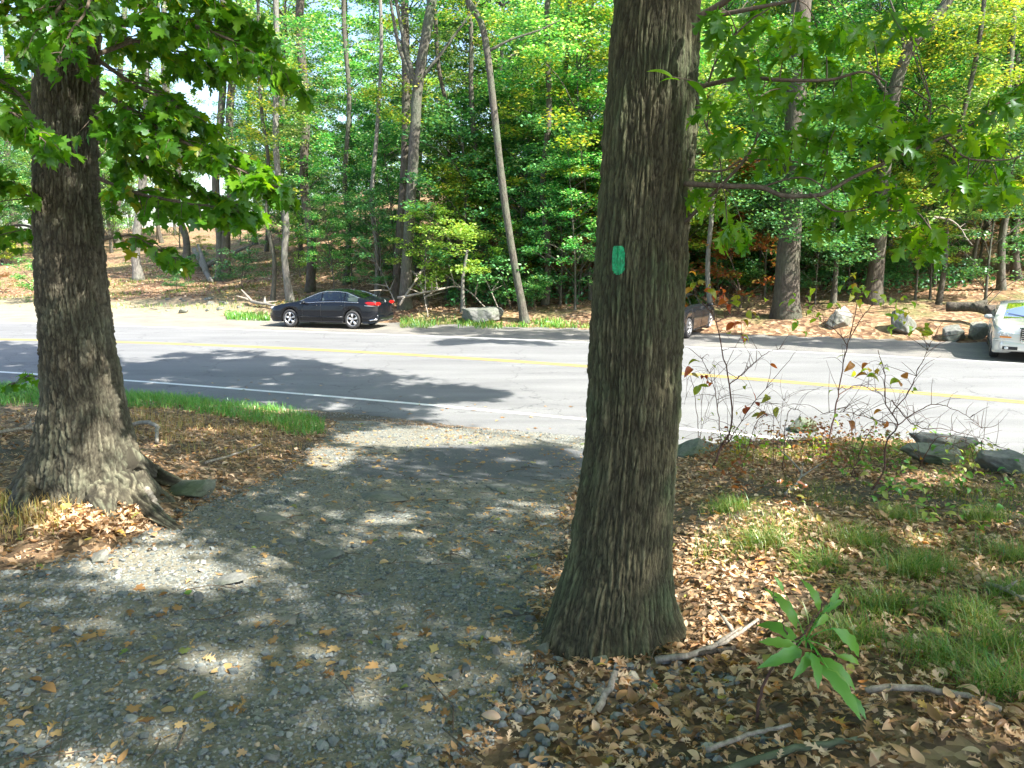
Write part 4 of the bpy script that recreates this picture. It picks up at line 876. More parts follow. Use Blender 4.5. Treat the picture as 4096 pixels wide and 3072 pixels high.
    for a in wx:
        for s_ in (1, -1):
            y0 = s_*(W/2-.135); m_ = MB()
            pr = [(-.105, R_*.68), (-.11, R_*.9), (-.085, R_*.985), (0, R_), (.085, R_*.985), (.11, R_*.9), (.105, R_*.70), (.08, R_*.68), (-.08, R_*.68)]
            th = np.linspace(0, 2*np.pi, 40, endpoint=False); V_ = np.array([[[a+r*math.cos(x), y0+y, R_+r*math.sin(x)] for x in th] for y, r in pr]); np_ = len(pr)
            ia, ja = np.meshgrid(np.arange(np_-1), np.arange(40), indexing='ij'); kb = (ja+1) % 40
            m_.add(V_, np.stack([ia*40+ja, ia*40+kb, (ia+1)*40+kb, (ia+1)*40+ja], -1).reshape(-1, 4)); wh = m_.build('wheel', M['rubber'], t)
            m_ = MB(); yo = y0+s_*.085; tube(m_, [(a+R_*.66*math.cos(x), yo, R_+R_*.66*math.sin(x)) for x in np.linspace(0, 2*np.pi, 41)], .018, 6, cap=False)
            for k in range(rimspokes):
                for dx in (-.13, .13):
                    an = 2*np.pi*k/rimspokes+.3; c0 = np.array([math.cos(an), 0, math.sin(an)]); c1 = np.array([math.cos(an+dx), 0, math.sin(an+dx)])
                    tube(m_, [np.array([a, yo, R_])+c0*.05, np.array([a, yo-s_*.005, R_])+c1*R_*.67], [.026, .022], 6)
            mv, mf = icos(1); m_.add(mv*[.06, .02, .06]+[a, yo, R_], mf); m_.build('rim', M['rim'], wh)
            m_ = MB(); th = np.linspace(0, 2*np.pi, 30, endpoint=False); m_.add(np.array([[a+R_*.67*math.cos(x), y0+s_*.02, R_+R_*.67*math.sin(x)] for x in th]), np.arange(30)[None]); m_.build('brake_disc', M['black_trim'], wh)
    for xs0 in (.35, -.65):
        for y in ((.38, -.38) if xs0 > 0 else (0,)):
            m_ = MB(); wd = .5 if xs0 > 0 else 1.2; box(m_, (xs0, y, .58), (.5, wd, .18)); box(m_, (xs0-.28, y, .85), (.14, wd, .55)); box(m_, (xs0-.3, y, 1.17), (.09, wd*.45, .16)); m_.build('seat', M['seat'], t)
    m_ = MB(); tube(m_, [(cab[0]-.75+.06*math.sin(x), .38+.18*math.cos(x), .98+.17*math.sin(x)) for x in np.linspace(0, 6.283, 21)], .016, 6); m_.build('steering_wheel', M['black_trim'], t)
    return t, A, xs_
def icos(sub_=0):
    import bmesh
    bm = bmesh.new(); bmesh.ops.create_icosphere(bm, subdivisions=sub_+1, radius=1); v = np.array([x.co[:] for x in bm.verts]); f = np.array([[a.index for a in p.verts] for p in bm.faces]); bm.free(); return v, f
def prow(parent, name, mat, pts, rad, n=6): m_ = MB(); tube(m_, pts, rad, n); return m_.build(name, mat, parent)
def slab(parent, name, mat, c, s, bev=0):
    m_ = MB(); box(m_, c, s); o = m_.build(name, mat, parent, smooth=False)
    if bev: b_ = o.modifiers.new('b', 'BEVEL'); b_.width = bev; b_.segments = 2
    return o
def txt(parent, name, s, mat, loc, rot, size, ext=.003):
    cu = bpy.data.curves.new(name, 'FONT'); cu.body = s; cu.size = size; cu.extrude = ext; cu.align_x = 'CENTER'; cu.align_y = 'CENTER'; cu.space_character = 1.5
    tmp = bpy.data.objects.new(name, cu); COL.objects.link(tmp); bpy.context.view_layer.update(); me = bpy.data.meshes.new_from_object(tmp); bpy.data.objects.remove(tmp)
    o = bpy.data.objects.new(name, me); COL.objects.link(o); me.materials.clear(); me.materials.append(mat); o.parent = parent; o.location = loc; o.rotation_euler = rot; return o
# black sedan
blk = carpaint('black_paint', (.006, .008, .012), .2)
hd = np.array([-.965, .262]); fw, rw = G(291, 327.6), G(355, 329.2); side = np.array([-hd[1], hd[0]])  # side = left of the car
if side[1] > 0: side = -side
mid = (fw+rw)[:2]/2-side*(.80)
prof = [(2.42, .60), (2.36, .72), (2.15, .84), (1.6, .95), (1.02, 1.03), (.6, 1.22), (.12, 1.40), (-.2, 1.455), (-.7, 1.46), (-1.1, 1.42), (-1.5, 1.29), (-1.88, 1.15), (-2.2, 1.12), (-2.38, 1.09), (-2.42, .90)]
sed, A_, xs_ = car('sedan_car', 'black sedan parked on the far shoulder left of the forking grey oak', (mid[0]+hd[0]*.02, mid[1], .0), hd, blk, prof, [(-2.4, .96), (-1, .93), (1.0, .89), (2.4, .70)], 1.83, 4.84, (1.40, -1.40), .345, .20, (1.05, .12, -.78, -1.80, -.02, -1.02), 1.0)
sed.scale = (.94, 1, 1)
def sidept(A, xs, x, row, s): k = int(np.argmin(abs(xs-x))); return A[row, k]*[1, s, 1]
for s_ in (1, -1):
    m_ = MB(); mv, mf = icos(2); m_.add(mv*[.30, .055, .085]+[-2.13, s_*.80, .93], mf); m_.add(mv*[.06, .26, .075]+[-2.40, s_*.60, .93], mf); tl = m_.build('tail_light', M['red_lens'], sed)
    prow(tl, 'light_bar', M['lamp'], [(-1.95, s_*.87, .875), (-2.3, s_*.82, .865), (-2.44, s_*.62, .865)], .012)
    m_ = MB(); m_.add(mv*[.17, .13, .055]+[2.24, s_*.66, .72], mf); m_.build('headlight', M['lamp'], sed)
    prow(sed, 'exhaust_trim', M['chrome'], [(-2.15, s_*.86, .33), (-2.38, s_*.74, .36), (-2.44, s_*.5, .36)], .028)
    prow(sed, 'body_crease', blk, [(1.2, s_*.905, .47), (0, s_*.915, .42), (-1.0, s_*.905, .44)], .018)
prow(sed, 'bumper_trim', M['chrome'], [(-2.445, .55, .34), (-2.46, 0, .34), (-2.445, -.55, .34)], .014)
slab(sed, 'number_plate', M['plate'], (-2.435, 0, .86), (.02, .31, .16), .01); slab(sed, 'plate_marks', M['plate_ink'], (-2.447, 0, .865), (.006, .22, .05))
slab(sed, 'grille', M['black_trim'], (2.41, 0, .50), (.05, 1.1, .22), .02)
for z in (.44, .5, .56): prow(sed, 'grille_bar', M['chrome'], [(2.43, .5, z), (2.445, 0, z), (2.43, -.5, z)], .008)
em = prow(sed, 'emblem', M['chrome'], [(-2.43, .06*math.cos(a), 1.0+.06*math.sin(a)) for a in np.linspace(0, 6.283, 21)], .008)
prow(em, 'emblem_strokes', M['chrome'], [(-2.43, .04, 1.035), (-2.43, .018, .96), (-2.43, 0, 1.0), (-2.43, -.018, .96), (-2.43, -.04, 1.035)], .006)
txt(sed, 'badge_letters', 'PASSAT', M['chrome'], (-2.435, 0, .955-.02), (math.pi/2, 0, -math.pi/2), .045)
m_ = MB(); tube(m_, [(-.95, 0, 1.40), (-1.1, 0, 1.47)], [.03, .006], 6); m_.build('aerial', M['black_trim'], sed)
# dark hatchback half hidden by the oak, seen from its right side, pointing away
h2 = np.array([.5, .866]); r2 = np.array([.866, -.5]); wb = G(687, 338.5)[:2]; ctr2 = wb+h2*1.32-r2*.78
prof2 = [(2.2, .62), (2.12, .78), (1.7, .93), (1.15, 1.03), (.6, 1.30), (.2, 1.44), (-.3, 1.48), (-1.1, 1.45), (-1.6, 1.32), (-2.0, 1.05), (-2.15, .95), (-2.2, .7)]
dgy = carpaint('dark_grey_paint', (.010, .012, .015), .1)
hat, A_, xs2 = car('hatchback_car', 'dark grey hatchback on the far shoulder, mostly hidden behind the blazed oak', (ctr2[0], ctr2[1], 0), h2, dgy, prof2, [(-2.2, 1.0), (1.1, .93), (2.2, .7)], 1.78, 4.4, (1.32, -1.32), .33, .2, (1.15, .15, -1.15, -1.9, .0, -1.0), 1.0, 5, False)
for s_ in (1, -1):
    m_ = MB(); mv, mf = icos(2); m_.add(mv*[.12, .12, .12]+[-2.06, s_*.72, .95], mf); m_.build('tail_light', M['red_lens'], hat)
    m_ = MB(); m_.add(mv*[.16, .12, .06]+[2.02, s_*.66, .74], mf); m_.build('headlight', M['lamp'], hat)
# beige sedan at the right edge, nose towards the camera
h3 = -np.array([.52, .854]); l3 = np.array([.854, -.52]); c0 = P(990, 361, 19.6)[:2]; ctr3 = c0+l3*.90-h3*2.45
gold = carpaint('silver_beige_paint', (.68, .67, .64), .3, .15)
prof3 = [(2.5, .70), (2.46, .86), (2.3, .95), (1.7, 1.02), (1.05, 1.06), (.55, 1.32), (.2, 1.45), (-.3, 1.485), (-1.0, 1.46), (-1.6, 1.22), (-1.9, 1.13), (-2.4, 1.10), (-2.5, .8)]
sil, A3, xs3 = car('sedan_car', 'pale beige sedan facing the camera at the right edge beside the broken rocks', (ctr3[0], ctr3[1], 0), h3, gold, prof3, [(-2.5, 1.0), (1.0, .98), (2.5, .86)], 1.88, 5.0, (1.55, -1.5), .36, .2, (1.10, .22, -.9, -1.75, -.05, -1.1), .8, 5, False)
mv, mf = icos(2)
for s_ in (1, -1):
    m_ = MB(); m_.add(mv*[.09, .21, .10]+[2.45, s_*.62, .73], mf); hl = m_.build('headlight', M['lamp'], sil)
    for dy, r_ in ((.09, .065), (-.09, .05)): prow(hl, 'lamp_ring', M['chrome'], [(2.54, s_*.62+dy+r_*math.cos(a), .745+r_*math.sin(a)) for a in np.linspace(0, 6.283, 17)], .008)
    slab(hl, 'turn_signal', M['amber'], (2.53, s_*.62, .645), (.03, .26, .035), .008)
    slab(sil, 'fog_lamp_slot', M['black_trim'], (2.545, s_*.50, .36), (.03, .34, .09), .012)
    m_ = MB(); m_.add(mv*[.03, .05, .04]+[2.555, s_*.58, .36], mf); m_.build('fog_lamp', M['lamp'], sil)
prow(sil, 'bumper_lip', gold, [(2.36, .88, .56), (2.50, .6, .57), (2.52, 0, .57), (2.50, -.6, .57), (2.36, -.88, .56)], .03, 8)
gr = slab(sil, 'grille', M['black_trim'], (2.545, 0, .72), (.06, .60, .34), .02)
prow(gr, 'grille_surround', M['chrome'], [(2.575, y, z) for y, z in ((.33, .90), (.27, .55), (-.27, .55), (-.33, .90), (.33, .90))], .022, 8)
for k in range(6): slab(gr, 'grille_bar', M['chrome'], (2.58, 0, .59+.052*k), (.012, .56, .014))
m_ = MB()
for s_ in (1, -1): tube(m_, [(1.02, s_*.1, 1.09), (.85, s_*.55, 1.16)], .008, 5)
m_.build('wiper', M['black_trim'], sil)
# ------------------------------------------------------------------ rocks
def rock(name, label, c, s, mat, seed, rz=0, cut=.35, group=None, sink=.36, pts=None):
    v, f = icos(4); rg = np.random.default_rng(seed)
    for _ in range(13):      # plane cuts make facets
        d = rg.normal(0, 1, 3); d /= np.linalg.norm(d); k = rg.uniform(.42, .8); x = v@d; m = x > k; v[m] -= (x[m]-k)[:, None]*d*.985
    v = v*(1+.3*fbm(v[:, 0]*1.6, v[:, 1]*2, v[:, 2]*2, seed, 3)[:, None]+.16*fbm(v[:, 0]*5, v[:, 1]*5, v[:, 2]*5, seed, 4)[:, None])
    v = v/np.abs(v).max(0)*np.array(s)/2; mb = MB(); mb.add(v, f); o = mb.build(name, mat); o.location = (c[0], c[1], c[2]+s[2]*(.5-sink)); o.rotation_euler = (rg.uniform(-.15, .15), rg.uniform(-.15, .15), rz)
    return tag(o, label, 'rock', group)
def rockpx(l, px, py, wpx, hpx, mat, seed, name='boulder', ar=.8, **k):
    g_ = G(px, py); m = F/(g_[1]*cp+(CH-g_[2])*sp_); w = wpx/m; h_ = hpx/m*1.25; g_ = g_.copy(); g_[1] += w*ar*.3; g_[2] = Hs(g_[0], g_[1]); return rock(name, l, g_, (w, w*ar, h_), mat, seed, **k)
rockpx('flat grey boulder between the black sedan and the leaning tree', 478, 324, 52, 16, M['rock'], 1)
rockpx('pale pointed boulder right of the thick dark oak', 843, 329, 30, 24, M['rock_pale'], 2)
rockpx('squat grey boulder between the pale pointed one and the broken rocks', 907, 333, 30, 24, M['rock'], 3)
rockpx('broken slab of rock left of the beige sedan, darker left piece', 957, 342, 30, 22, M['rock'], 4)
rockpx('broken slab of rock touching the beige sedan, paler right piece', 978, 341, 22, 22, M['rock_pale'], 5)
rockpx('mossy grey boulder at the road edge against the blazed oak', 700, 456, 48, 27, M['rock_green'], 6)
rockpx('brown boulder half buried in dry plants on the bank crest', 803, 437, 34, 18, M['rock_green'], 7)
rockpx('long low rock on the crest of the leafy bank near the road', 945, 452, 74, 20, M['rock'], 8, ar=.35, sink=.3)
rockpx('grey-green slab set in leaves below the long low rock', 938, 465, 66, 20, M['rock_green'], 9, ar=.5, sink=.2)
rockpx('grey rock cut by the right edge on the leafy bank', 1014, 476, 52, 22, M['rock'], 10, sink=.2)
rockpx('lichened rock behind the right root of the maple', 182, 496, 60, 20, M['rock_green'], 11)
for k, (l, px, py, w, h_, mt_) in enumerate([('flat pale stone sunk in the gravel right of the maple roots', 267, 522, 40, 7, 'rock_pale'), ('long low outcrop in the middle of the gravel path', 378, 500, 60, 9, 'rock'), ('rounded sunlit stone below the maple', 98, 564, 25, 15, 'rock_pale'), ('small dark stone standing on the gravel', 198, 603, 11, 12, 'rock'),
    ('slim flat stone lying on the gravel in mid path', 286, 626, 26, 8, 'rock_pale'), ('sloping stone edge below the sunlit gravel', 220, 586, 46, 7, 'rock'), ('flat grey stone in gravel near the road', 500, 492, 34, 4, 'rock'), ('dark square stone left of the foot of the blazed oak', 545, 655, 17, 15, 'rock_green'),
    ('round grey stone against the foot of the blazed oak', 603, 666, 20, 17, 'rock_green'), ('sunlit pair stone in the gravel, left of two', 184, 672, 18, 8, 'rock_pale'), ('sunlit pair stone in the gravel, right of two', 199, 675, 18, 9, 'rock_pale'), ('grey stone at the bottom edge of the path', 455, 680, 14, 11, 'rock'),
    ('dark stone in the lower gravel near fallen oak leaves', 408, 780-90, 15, 12, 'rock'), ('long flat stone half buried in mid path', 320, 560, 44, 5, 'rock'), ('small white quartz stone in the dirt', 518, 700, 13, 10, 'rock_pale'), ('angular dark stone at lower centre of the path', 268, 762, 22, 13, 'rock'), ('flat stone embedded in the upper left gravel', 285, 545, 26, 5, 'rock'),
    ('small stone in a group left of the blazed oak, near the trunk', 532, 622, 15, 10, 'rock'), ('small stone in a group left of the blazed oak, farther from the trunk', 512, 616, 16, 11, 'rock'), ('blue-grey stone below the group beside the blazed oak', 486, 640, 18, 10, 'rock'), ('pale stone in dirt under the blazed oak', 497, 655, 10, 12, 'rock_pale')]):
    rockpx(l, px, py, w, h_, M[mt_], 30+k, name='stone', ar=.7)
# rubble behind the shoulder
rg = np.random.default_rng(5)
for k in range(14):
    g_ = G(rg.uniform(140, 240), rg.uniform(299, 313)); s = rg.uniform(.2, .55); rock('stone', 'grey stone scattered on the verge behind the far shoulder, left of the black sedan', g_, (s, s*.8, s*.6), M['rock'], 90+k, group='stones on the far verge')
# ------------------------------------------------------------------ sticks and logs
def stick(name, label, pts, r0, r1, mat, cat='stick', side=0, seed=1):
    p = smoothpath(pts, 18); rg = np.random.default_rng(seed); mb = MB(); p[1:-1] += rg.normal(0, min(r0, .06)*.2, p[1:-1].shape); tube(mb, p, np.linspace(r0, r1, 18), 9, bump=.04 if r0 < .15 else .02, seed=seed)
    for k in range(side):
        i = rg.integers(4, 16); d = rg.normal(0, 1, 3); d[2] = abs(d[2])*.6; d /= np.linalg.norm(d); L_ = rg.uniform(.25, .6)*np.linalg.norm(p[-1]-p[0])*.5
        tube(mb, smoothpath([p[i], p[i]+d*L_*.5, p[i]+d*L_+[0, 0, -.05*L_]], 8), np.linspace(r1*1.2+r0*.2, r1*.4, 8), 6)
    return tag(mb.build(name, mat), label, cat)
def gl_(px, py, dz): return gp(px, py, dz)
stick('fallen_branch', 'pale dead branch lying between the blazed oak foot and the green sapling', [gl_(655, 668, .03), (gl_(690, 664, .04)), gl_(725, 652, .05), gl_(757, 634, .07)], .016, .007, M['deadwood'], side=2)
stick('fallen_branch', 'dark stick lying at the right foot of the blazed oak', [gl_(665, 663, .02), gl_(700, 662, .04), gl_(735, 655, .03)], .013, .009, M['bark_dark'], side=0)
stick('dead_wood', 'short curved grey piece of dead wood standing out of the dirt', [gl_(593, 720, .0), gl_(605, 706, .04), gl_(615, 694, .10)], .016, .012, M['deadwood'])
stick('log', 'half-buried rotten log in the leaves at lower right', [gl_(865, 697, .02), gl_(905, 698, .04), gl_(960, 704, .03), gl_(1000, 716, .02)], .013, .009, M['deadwood'], 'log')
stick('fallen_branch', 'grey mossy branch along the bottom edge right of centre', [gl_(700, 790, .02), gl_(770, 765, .03), gl_(830, 752, .03), gl_(862, 745, .02)], .014, .008, M['rock_green'])
stick('fallen_branch', 'thin light stick slanting across leaves near the bottom edge', [gl_(706, 762, .04), gl_(750, 748, .05), gl_(790, 742, .06)], .009, .006, M['deadwood'])
stick('fallen_branch', 'crooked grey stick arching on the grass behind the maple', [gl_(130, 428, .02), gl_(145, 430, .10), gl_(157, 436, .12), gl_(157, 444, .02)], .03, .02, M['deadwood'])
stick('fallen_branch', 'long thin stick lying in the grass between maple and path', [gl_(205, 466, .03), gl_(235, 458, .04), gl_(262, 448, .04)], .014, .008, M['deadwood'])
stick('fallen_branch', 'grey branches lying left of the maple foot', [gl_(-5, 438, .05), gl_(20, 436, .08), gl_(42, 432, .05)], .022, .012, M['deadwood'], side=3)
stick('dead_wood', 'splintered wood leaning on the front root of the maple', [gl_(147, 505, .12), gl_(156, 513, .08), gl_(165, 526, .01)], .028, .012, M['deadwood'])
stick('fallen_branch', 'small grey stick at right among the bank grass', [gl_(985, 590, .03), gl_(1000, 598, .05), gl_(1030, 612, .04)], .012, .008, M['deadwood'], side=1)
stick('fallen_branch', 'grey forked twig lying in leaves on the right bank', [gl_(785, 498, .03), gl_(798, 490, .08), gl_(802, 478, .14)], .012, .006, M['deadwood'], side=2)
# far fallen wood
stick('log', 'pale broken log leaning on the slope left of the twin trunks', [gl_(195, 262, .9), gl_(203, 272, .5), gl_(211, 283, .1)], .2, .16, M['bark_pale'], 'log', side=2)
stick('fallen_branch', 'dead grey branch lying left of the bonnet of the black sedan', [gl_(247, 303, .2), gl_(256, 307, .2), (gl_(275, 310, .2))], .1, .05, M['deadwood'], side=4, seed=5)
for k, (a, b_, l) in enumerate([([(400, 318), (440, 300), (475, 305), (500, 316)], (.5, 2.2, 1.9, .1), 'arched bare dead branch right of the forking grey oak'), ([(398, 312), (430, 314), (462, 309), (490, 318)], (.6, .9, .9, .2), 'tangle of bare grey branches behind the shoulder grass'), ([(402, 303), (420, 305), (428, 320)], (1.6, 1.1, .1), 'short bare branch propped at the foot of the forking oak'), ([(360, 300), (377, 296), (395, 312)], (2.6, 1.6, .4), 'bare branch slanting down beside the boot of the black sedan')]):
    stick('dead_branch', l, [gl_(q[0], q[1], z) for q, z in zip(a, b_)], .055, .02, M['deadwood'], 'dead branch', side=9, seed=20+k)
stick('log', 'thick dark log lying behind the rocks left of the beige sedan', [gl_(945, 322, .5), gl_(975, 324, .55), gl_(1015, 332, .3)], .17, .15, M['bark_dark'], 'log', side=2, seed=3)
stick('fallen_branch', 'bare pale twig hanging in shade left of the beige sedan', [gl_(925, 310, 3.4), gl_(945, 310, 3.2), gl_(965, 312, 2.4)], .04, .015, M['deadwood'], side=5, seed=8)
# ------------------------------------------------------------------ saplings on the right bank
def sapling(name, label, paths, r0, leaves, leafm, tmpl, size, thorn=0, seed=1, cat='sapling', droop=.5):
    b = gp(*paths[0][0][:2]) if len(paths[0][0]) == 2 else None
    t = thing(name, label, cat, tuple(b)); Y0 = b[1]; T = MB(); L = MB(); rg = np.random.default_rng(seed); sp = Spray(seed); al = []
    for k, pa in enumerate(paths):
        pts = [b.copy() if (k == 0 and i == 0) else P(q[0], q[1], Y0+(q[2] if len(q) > 2 else 0)) for i, q in enumerate(pa)]
        p = smoothpath(pts, 24)-b; p[1:-1] += rg.normal(0, .004, p[1:-1].shape); r = r0*(1 if k == 0 else .55); tube(T, p, np.linspace(r, r*.28, 24), 6); al.append(p)
        for _ in range(thorn):
            i = rg.integers(3, 23); d = rg.normal(0, 1, 3); d[2] = abs(d[2]); d /= np.linalg.norm(d); L_ = rg.uniform(.08, .4)
            q = smoothpath([p[i], p[i]+d*L_*.5+[0, 0, .02], p[i]+d*L_+rg.normal(0, .04, 3)], 7); tube(T, q, np.linspace(r0*.3, .0012, 7), 4)
            if rg.uniform() < .5: al.append(q)
    ap = np.concatenate(al)
    for (x, y, rx, ry, n) in leaves:
        for _ in range(n):
            c = P(rg.normal(x, rx*.5), rg.normal(y, ry*.5), Y0+rg.uniform(-.2, .2))-b; k = np.argmin(((ap-c)**2).sum(1))
            if np.linalg.norm(ap[k]-c) > .03: tq = smoothpath([ap[k], .5*(ap[k]+c)+[0, 0, .02], c], 5); tube(T, tq, .0013, 4)
            an = rg.uniform(0, 6.28); sp.leaves(c[None], np.array([[math.cos(an), math.sin(an), 0]]), np.array([size*rg.uniform(.6, 1.2)]), tmpl, droop, .6)
    T.build('stem', M['twig_red'], t)
    if sp.L.n: sp.L.build('leaves', leafm, t)
    return t
ov = [ovalleaf(.8, .4, .28), ovalleaf(.3, .2, .3, .2), ovalleaf(1.2, .5, .26, -.2)]
sapling('bare_sapling', 'bare sapling with orange leaves hanging before the dark hatchback', [[(712, 468), (722, 445), (731, 428), (731, 400), (727, 370), (722, 348), (716, 322), (706, 306), (695, 296)], [(722, 445), (730, 440, -.1), (752, 405, -.2), (775, 378, -.3), (797, 350, -.3)], [(729, 385), (745, 372, .2), (765, 354, .3), (785, 348, .3)], [(716, 322), (740, 312, .2), (755, 305, .2)], [(722, 450), (718, 410, .2), (712, 380, .2), (700, 355, .2)]], .011,
    [(702, 284, 18, 8, 12), (730, 296, 20, 10, 12), (748, 316, 12, 10, 7), (738, 335, 10, 16, 4), (765, 395, 25, 30, 12), (700, 372, 12, 20, 8)], M['leaf_autumn'], ov, .11, 13, 3)
sapling('bare_sapling', 'thorny sapling with a few yellow-green leaves above the road, middle of the bare three', [[(826, 455), (832, 425), (838, 395), (843, 365), (847, 345), (852, 330)], [(847, 345), (860, 320, .1), (880, 300, .2), (905, 295, .2)], [(847, 345), (835, 330, -.1), (815, 318, -.2), (790, 310, -.2)], [(850, 335), (858, 300, 0), (856, 285, .0)], [(838, 395), (860, 385, .1), (890, 400, .2), (930, 420, .3)]], .010,
    [(862, 292, 22, 12, 14), (892, 305, 25, 14, 14), (800, 300, 30, 12, 10), (812, 318, 22, 10, 9), (855, 285, 14, 10, 8), (900, 322, 12, 8, 6), (870, 375, 25, 18, 8), (835, 405, 12, 14, 3)], M['leaf_yg'], ov, .10, 12, 4)
sapling('bare_sapling', 'crooked bare sapling with one orange leaf tuft, rightmost of the bare three', [[(872, 490), (884, 470), (887, 440), (898, 425), (886, 402), (885, 375), (878, 350)], [(892, 415), (910, 390, .1), (918, 370, .1), (930, 345, .1), (938, 330, .1)], [(898, 425), (870, 418, -.1), (845, 412, -.1), (820, 415, -.1)], [(892, 400), (915, 425, .2), (950, 430, .3), (985, 440, .4), (1020, 455, .4)], [(898, 425), (930, 405, .1), (960, 412, .1), (985, 430, .1)]], .009,
    [(922, 330, 12, 7, 7), (868, 372, 18, 18, 6), (905, 385, 14, 12, 4), (875, 415, 20, 8, 4)], M['leaf_autumn'], ov, .10, 12, 5)
for k, (x, y, w, h_) in enumerate([(780, 470, 80, 90), (850, 478, 70, 80), (700, 455, 50, 90), (920, 470, 90, 50), (980, 470, 60, 40), (745, 470, 50, 80)]):
    rg = np.random.default_rng(200+k); ps = []
    for q in range(3):
        dx = rg.uniform(-w, w); ps.append([(x+rg.uniform(-8, 8), y), (x+dx*.3, y-h_*.6, rg.uniform(-.3, .3)), (x+dx*.7, y-h_*rg.uniform(.6, 1), rg.uniform(-.4, .4)), (x+dx, y-h_*rg.uniform(.3, .9), rg.uniform(-.5, .5))])
    sapling('bramble', ['wiry bramble tangle under the thorny sapling', 'wiry bramble tangle between the two right bare saplings', 'wiry bramble against the blazed oak over the mossy boulder', 'low bramble arching over the grey-green slab', 'low bramble at the right end of the leafy bank', 'wiry bramble between the mossy boulder and the thorny sapling'][k], ps, .005, [(x, y-h_*.35, w*.7, h_*.6, 8)], M['leaf_autumn'] if k % 2 else M['leaf_yg'], ov, .045, 7, 210+k, 'bramble')
serr = [ovalleaf(.5, .25, .13, 0, .18), ovalleaf(.9, .3, .12, .1, .14)]
big = sapling('oak_sapling', 'green sapling with long toothed leaves in front of the sunlit leaves, lower right', [[(756, 722), (762, 690), (775, 665), (790, 645), (805, 632), (812, 622)], [(790, 645), (780, 610, .05), (770, 585, .1)], [(805, 632), (820, 610, .05), (835, 590, .1)], [(800, 640), (790, 655, -.05), (775, 660, -.05)]], .006, [], M['leaf_sap'], serr, .1, 0, 6)
sp = Spray(6); b = np.array(big.location)
for (x0, y0, x1, y1, d0, d1) in [(784, 592, 776, 577, .1, .12), (800, 628, 774, 589, .05, .12), (822, 612, 808, 581, .1, .14), (830, 605, 840, 588, .1, .12), (800, 640, 758, 618, -.02, .1), (798, 646, 762, 640, -.05, 0), (806, 648, 770, 662, -.05, -.12), (812, 650, 820, 682, -.1, -.2), (836, 628, 864, 655, 0, .02), (818, 655, 855, 682, -.1, -.18), (828, 668, 852, 692, -.15, -.2), (812, 650, 800, 672, -.08, -.16), (846, 690, 866, 715, -.2, -.26), (818, 625, 830, 612, 0, .05), (838, 655, 862, 662, 0, 0), (822, 612, 842, 600, .1, .1)]:
    A0, A1 = P(x0, y0, b[1]+d0)-b, P(x1, y1, b[1]+d1)-b; L_ = np.linalg.norm(A1-A0); d = (A1-A0)/L_; up = np.array([.1, -.75, .7]); y = np.cross(up, d); y /= np.linalg.norm(y); z = np.cross(d, y)
    scatter(sp.L, serr, A0[None], np.stack([d, y, z], -1)[None], np.array([L_*1.1]), sp.rng); st_ = np.array([P(806, 640, b[1])-b]); tube(sp.T, smoothpath([st_[0], .5*(st_[0]+A0)+[0, 0, .01], A0], 6), .0018, 4)
A0 = P(817, 660, b[1]-.12)-b; A1 = P(862, 712, b[1]-.28)-b; L_ = np.linalg.norm(A1-A0); d = (A1-A0)/L_; y = np.cross([.3, -.75, .6], d); y /= np.linalg.norm(y); scatter(sp.L, [ovalleaf(.4, .15, .12, 0, .14)], A0[None], np.stack([d, y, np.cross(d, y)], -1)[None], np.array([L_*1.05]), sp.rng)
sp.T.build('leaf_stalks', M['leaf_sap'], big); sp.L.build('leaves', M['leaf_sap'], big)
# ------------------------------------------------------------------ grass (uncountable)
def grass(name, label, pts, hmin, hmax, mat, seed, width=.004, curl=.5, tag_=True):
    rg = np.random.default_rng(seed); n = len(pts); z = Hg(pts[:, 0], pts[:, 1]); h = rg.uniform(hmin, hmax, n); a = rg.uniform(0, 6.283, n); c = curl*rg.uniform(.3, 1.4, n)
    dx, dy = np.cos(a), np.sin(a); wx_, wy_ = -dy*width*rg.uniform(.6, 1.5, n), dx*width*rg.uniform(.6, 1.5, n); b = np.c_[pts, z-.01]
    def at(u, w): return b+np.c_[dx*h*c*u*u, dy*h*c*u*u, h*u*(1-.35*c*u)]+np.c_[wx_, wy_, 0*wx_]*w
    V = np.stack([at(0, -1), at(0, 1), at(.5, -.8), at(.5, .8), at(.8, -.5), at(.8, .5), at(1, 0)], 1).reshape(-1, 3); o = np.arange(n)[:, None]*7
    mb = MB(); mb.add(V, np.concatenate([o+[0, 1, 3, 2], o+[2, 3, 5, 4]]), o+[4, 5, 6]); ob = mb.build(name, mat); return tag(ob, label, 'grass', kind='stuff')
def inpoly(L, n, seed, clump=0, cf=2.0, Hf=None):
    V = polyw(L, Hf); rg = np.random.default_rng(seed); lo, hi = V.min(0), V.max(0); p = rg.uniform(lo, hi, (n, 2)); p = p[sdf(p, V) < .12*fbm(p[:, 0]*3, p[:, 1]*3, 0, seed)]
    if clump: p = p[fbm(p[:, 0]*cf, p[:, 1]*cf, 0, seed+1, 3)+.5 > clump*rg.uniform(.6, 1.4, len(p))]
    return p
gA = [(-70, 384), (45, 391), (130, 396), (250, 408), (322, 421), (326, 436), (290, 440), (210, 420), (120, 414), (-70, 412)]
pg = inpoly(gA, 60000, 1, .42, 3); grass('grass', 'green grass strip between the maple and the near road edge', pg, .05, .24, M['grass'], 1, .0035, .8)
gB = [(120, 414), (210, 420), (320, 440), (300, 455), (230, 470), (190, 465), (130, 440)]
grass('grass', 'sparse yellowing grass among leaves right of the maple', inpoly(gB, 9000, 2, .6, 2.5), .05, .15, M['grass_dry'], 2, .003)
gC = [(-80, 530), (0, 520), (50, 522), (90, 530), (60, 548), (-80, 575)]
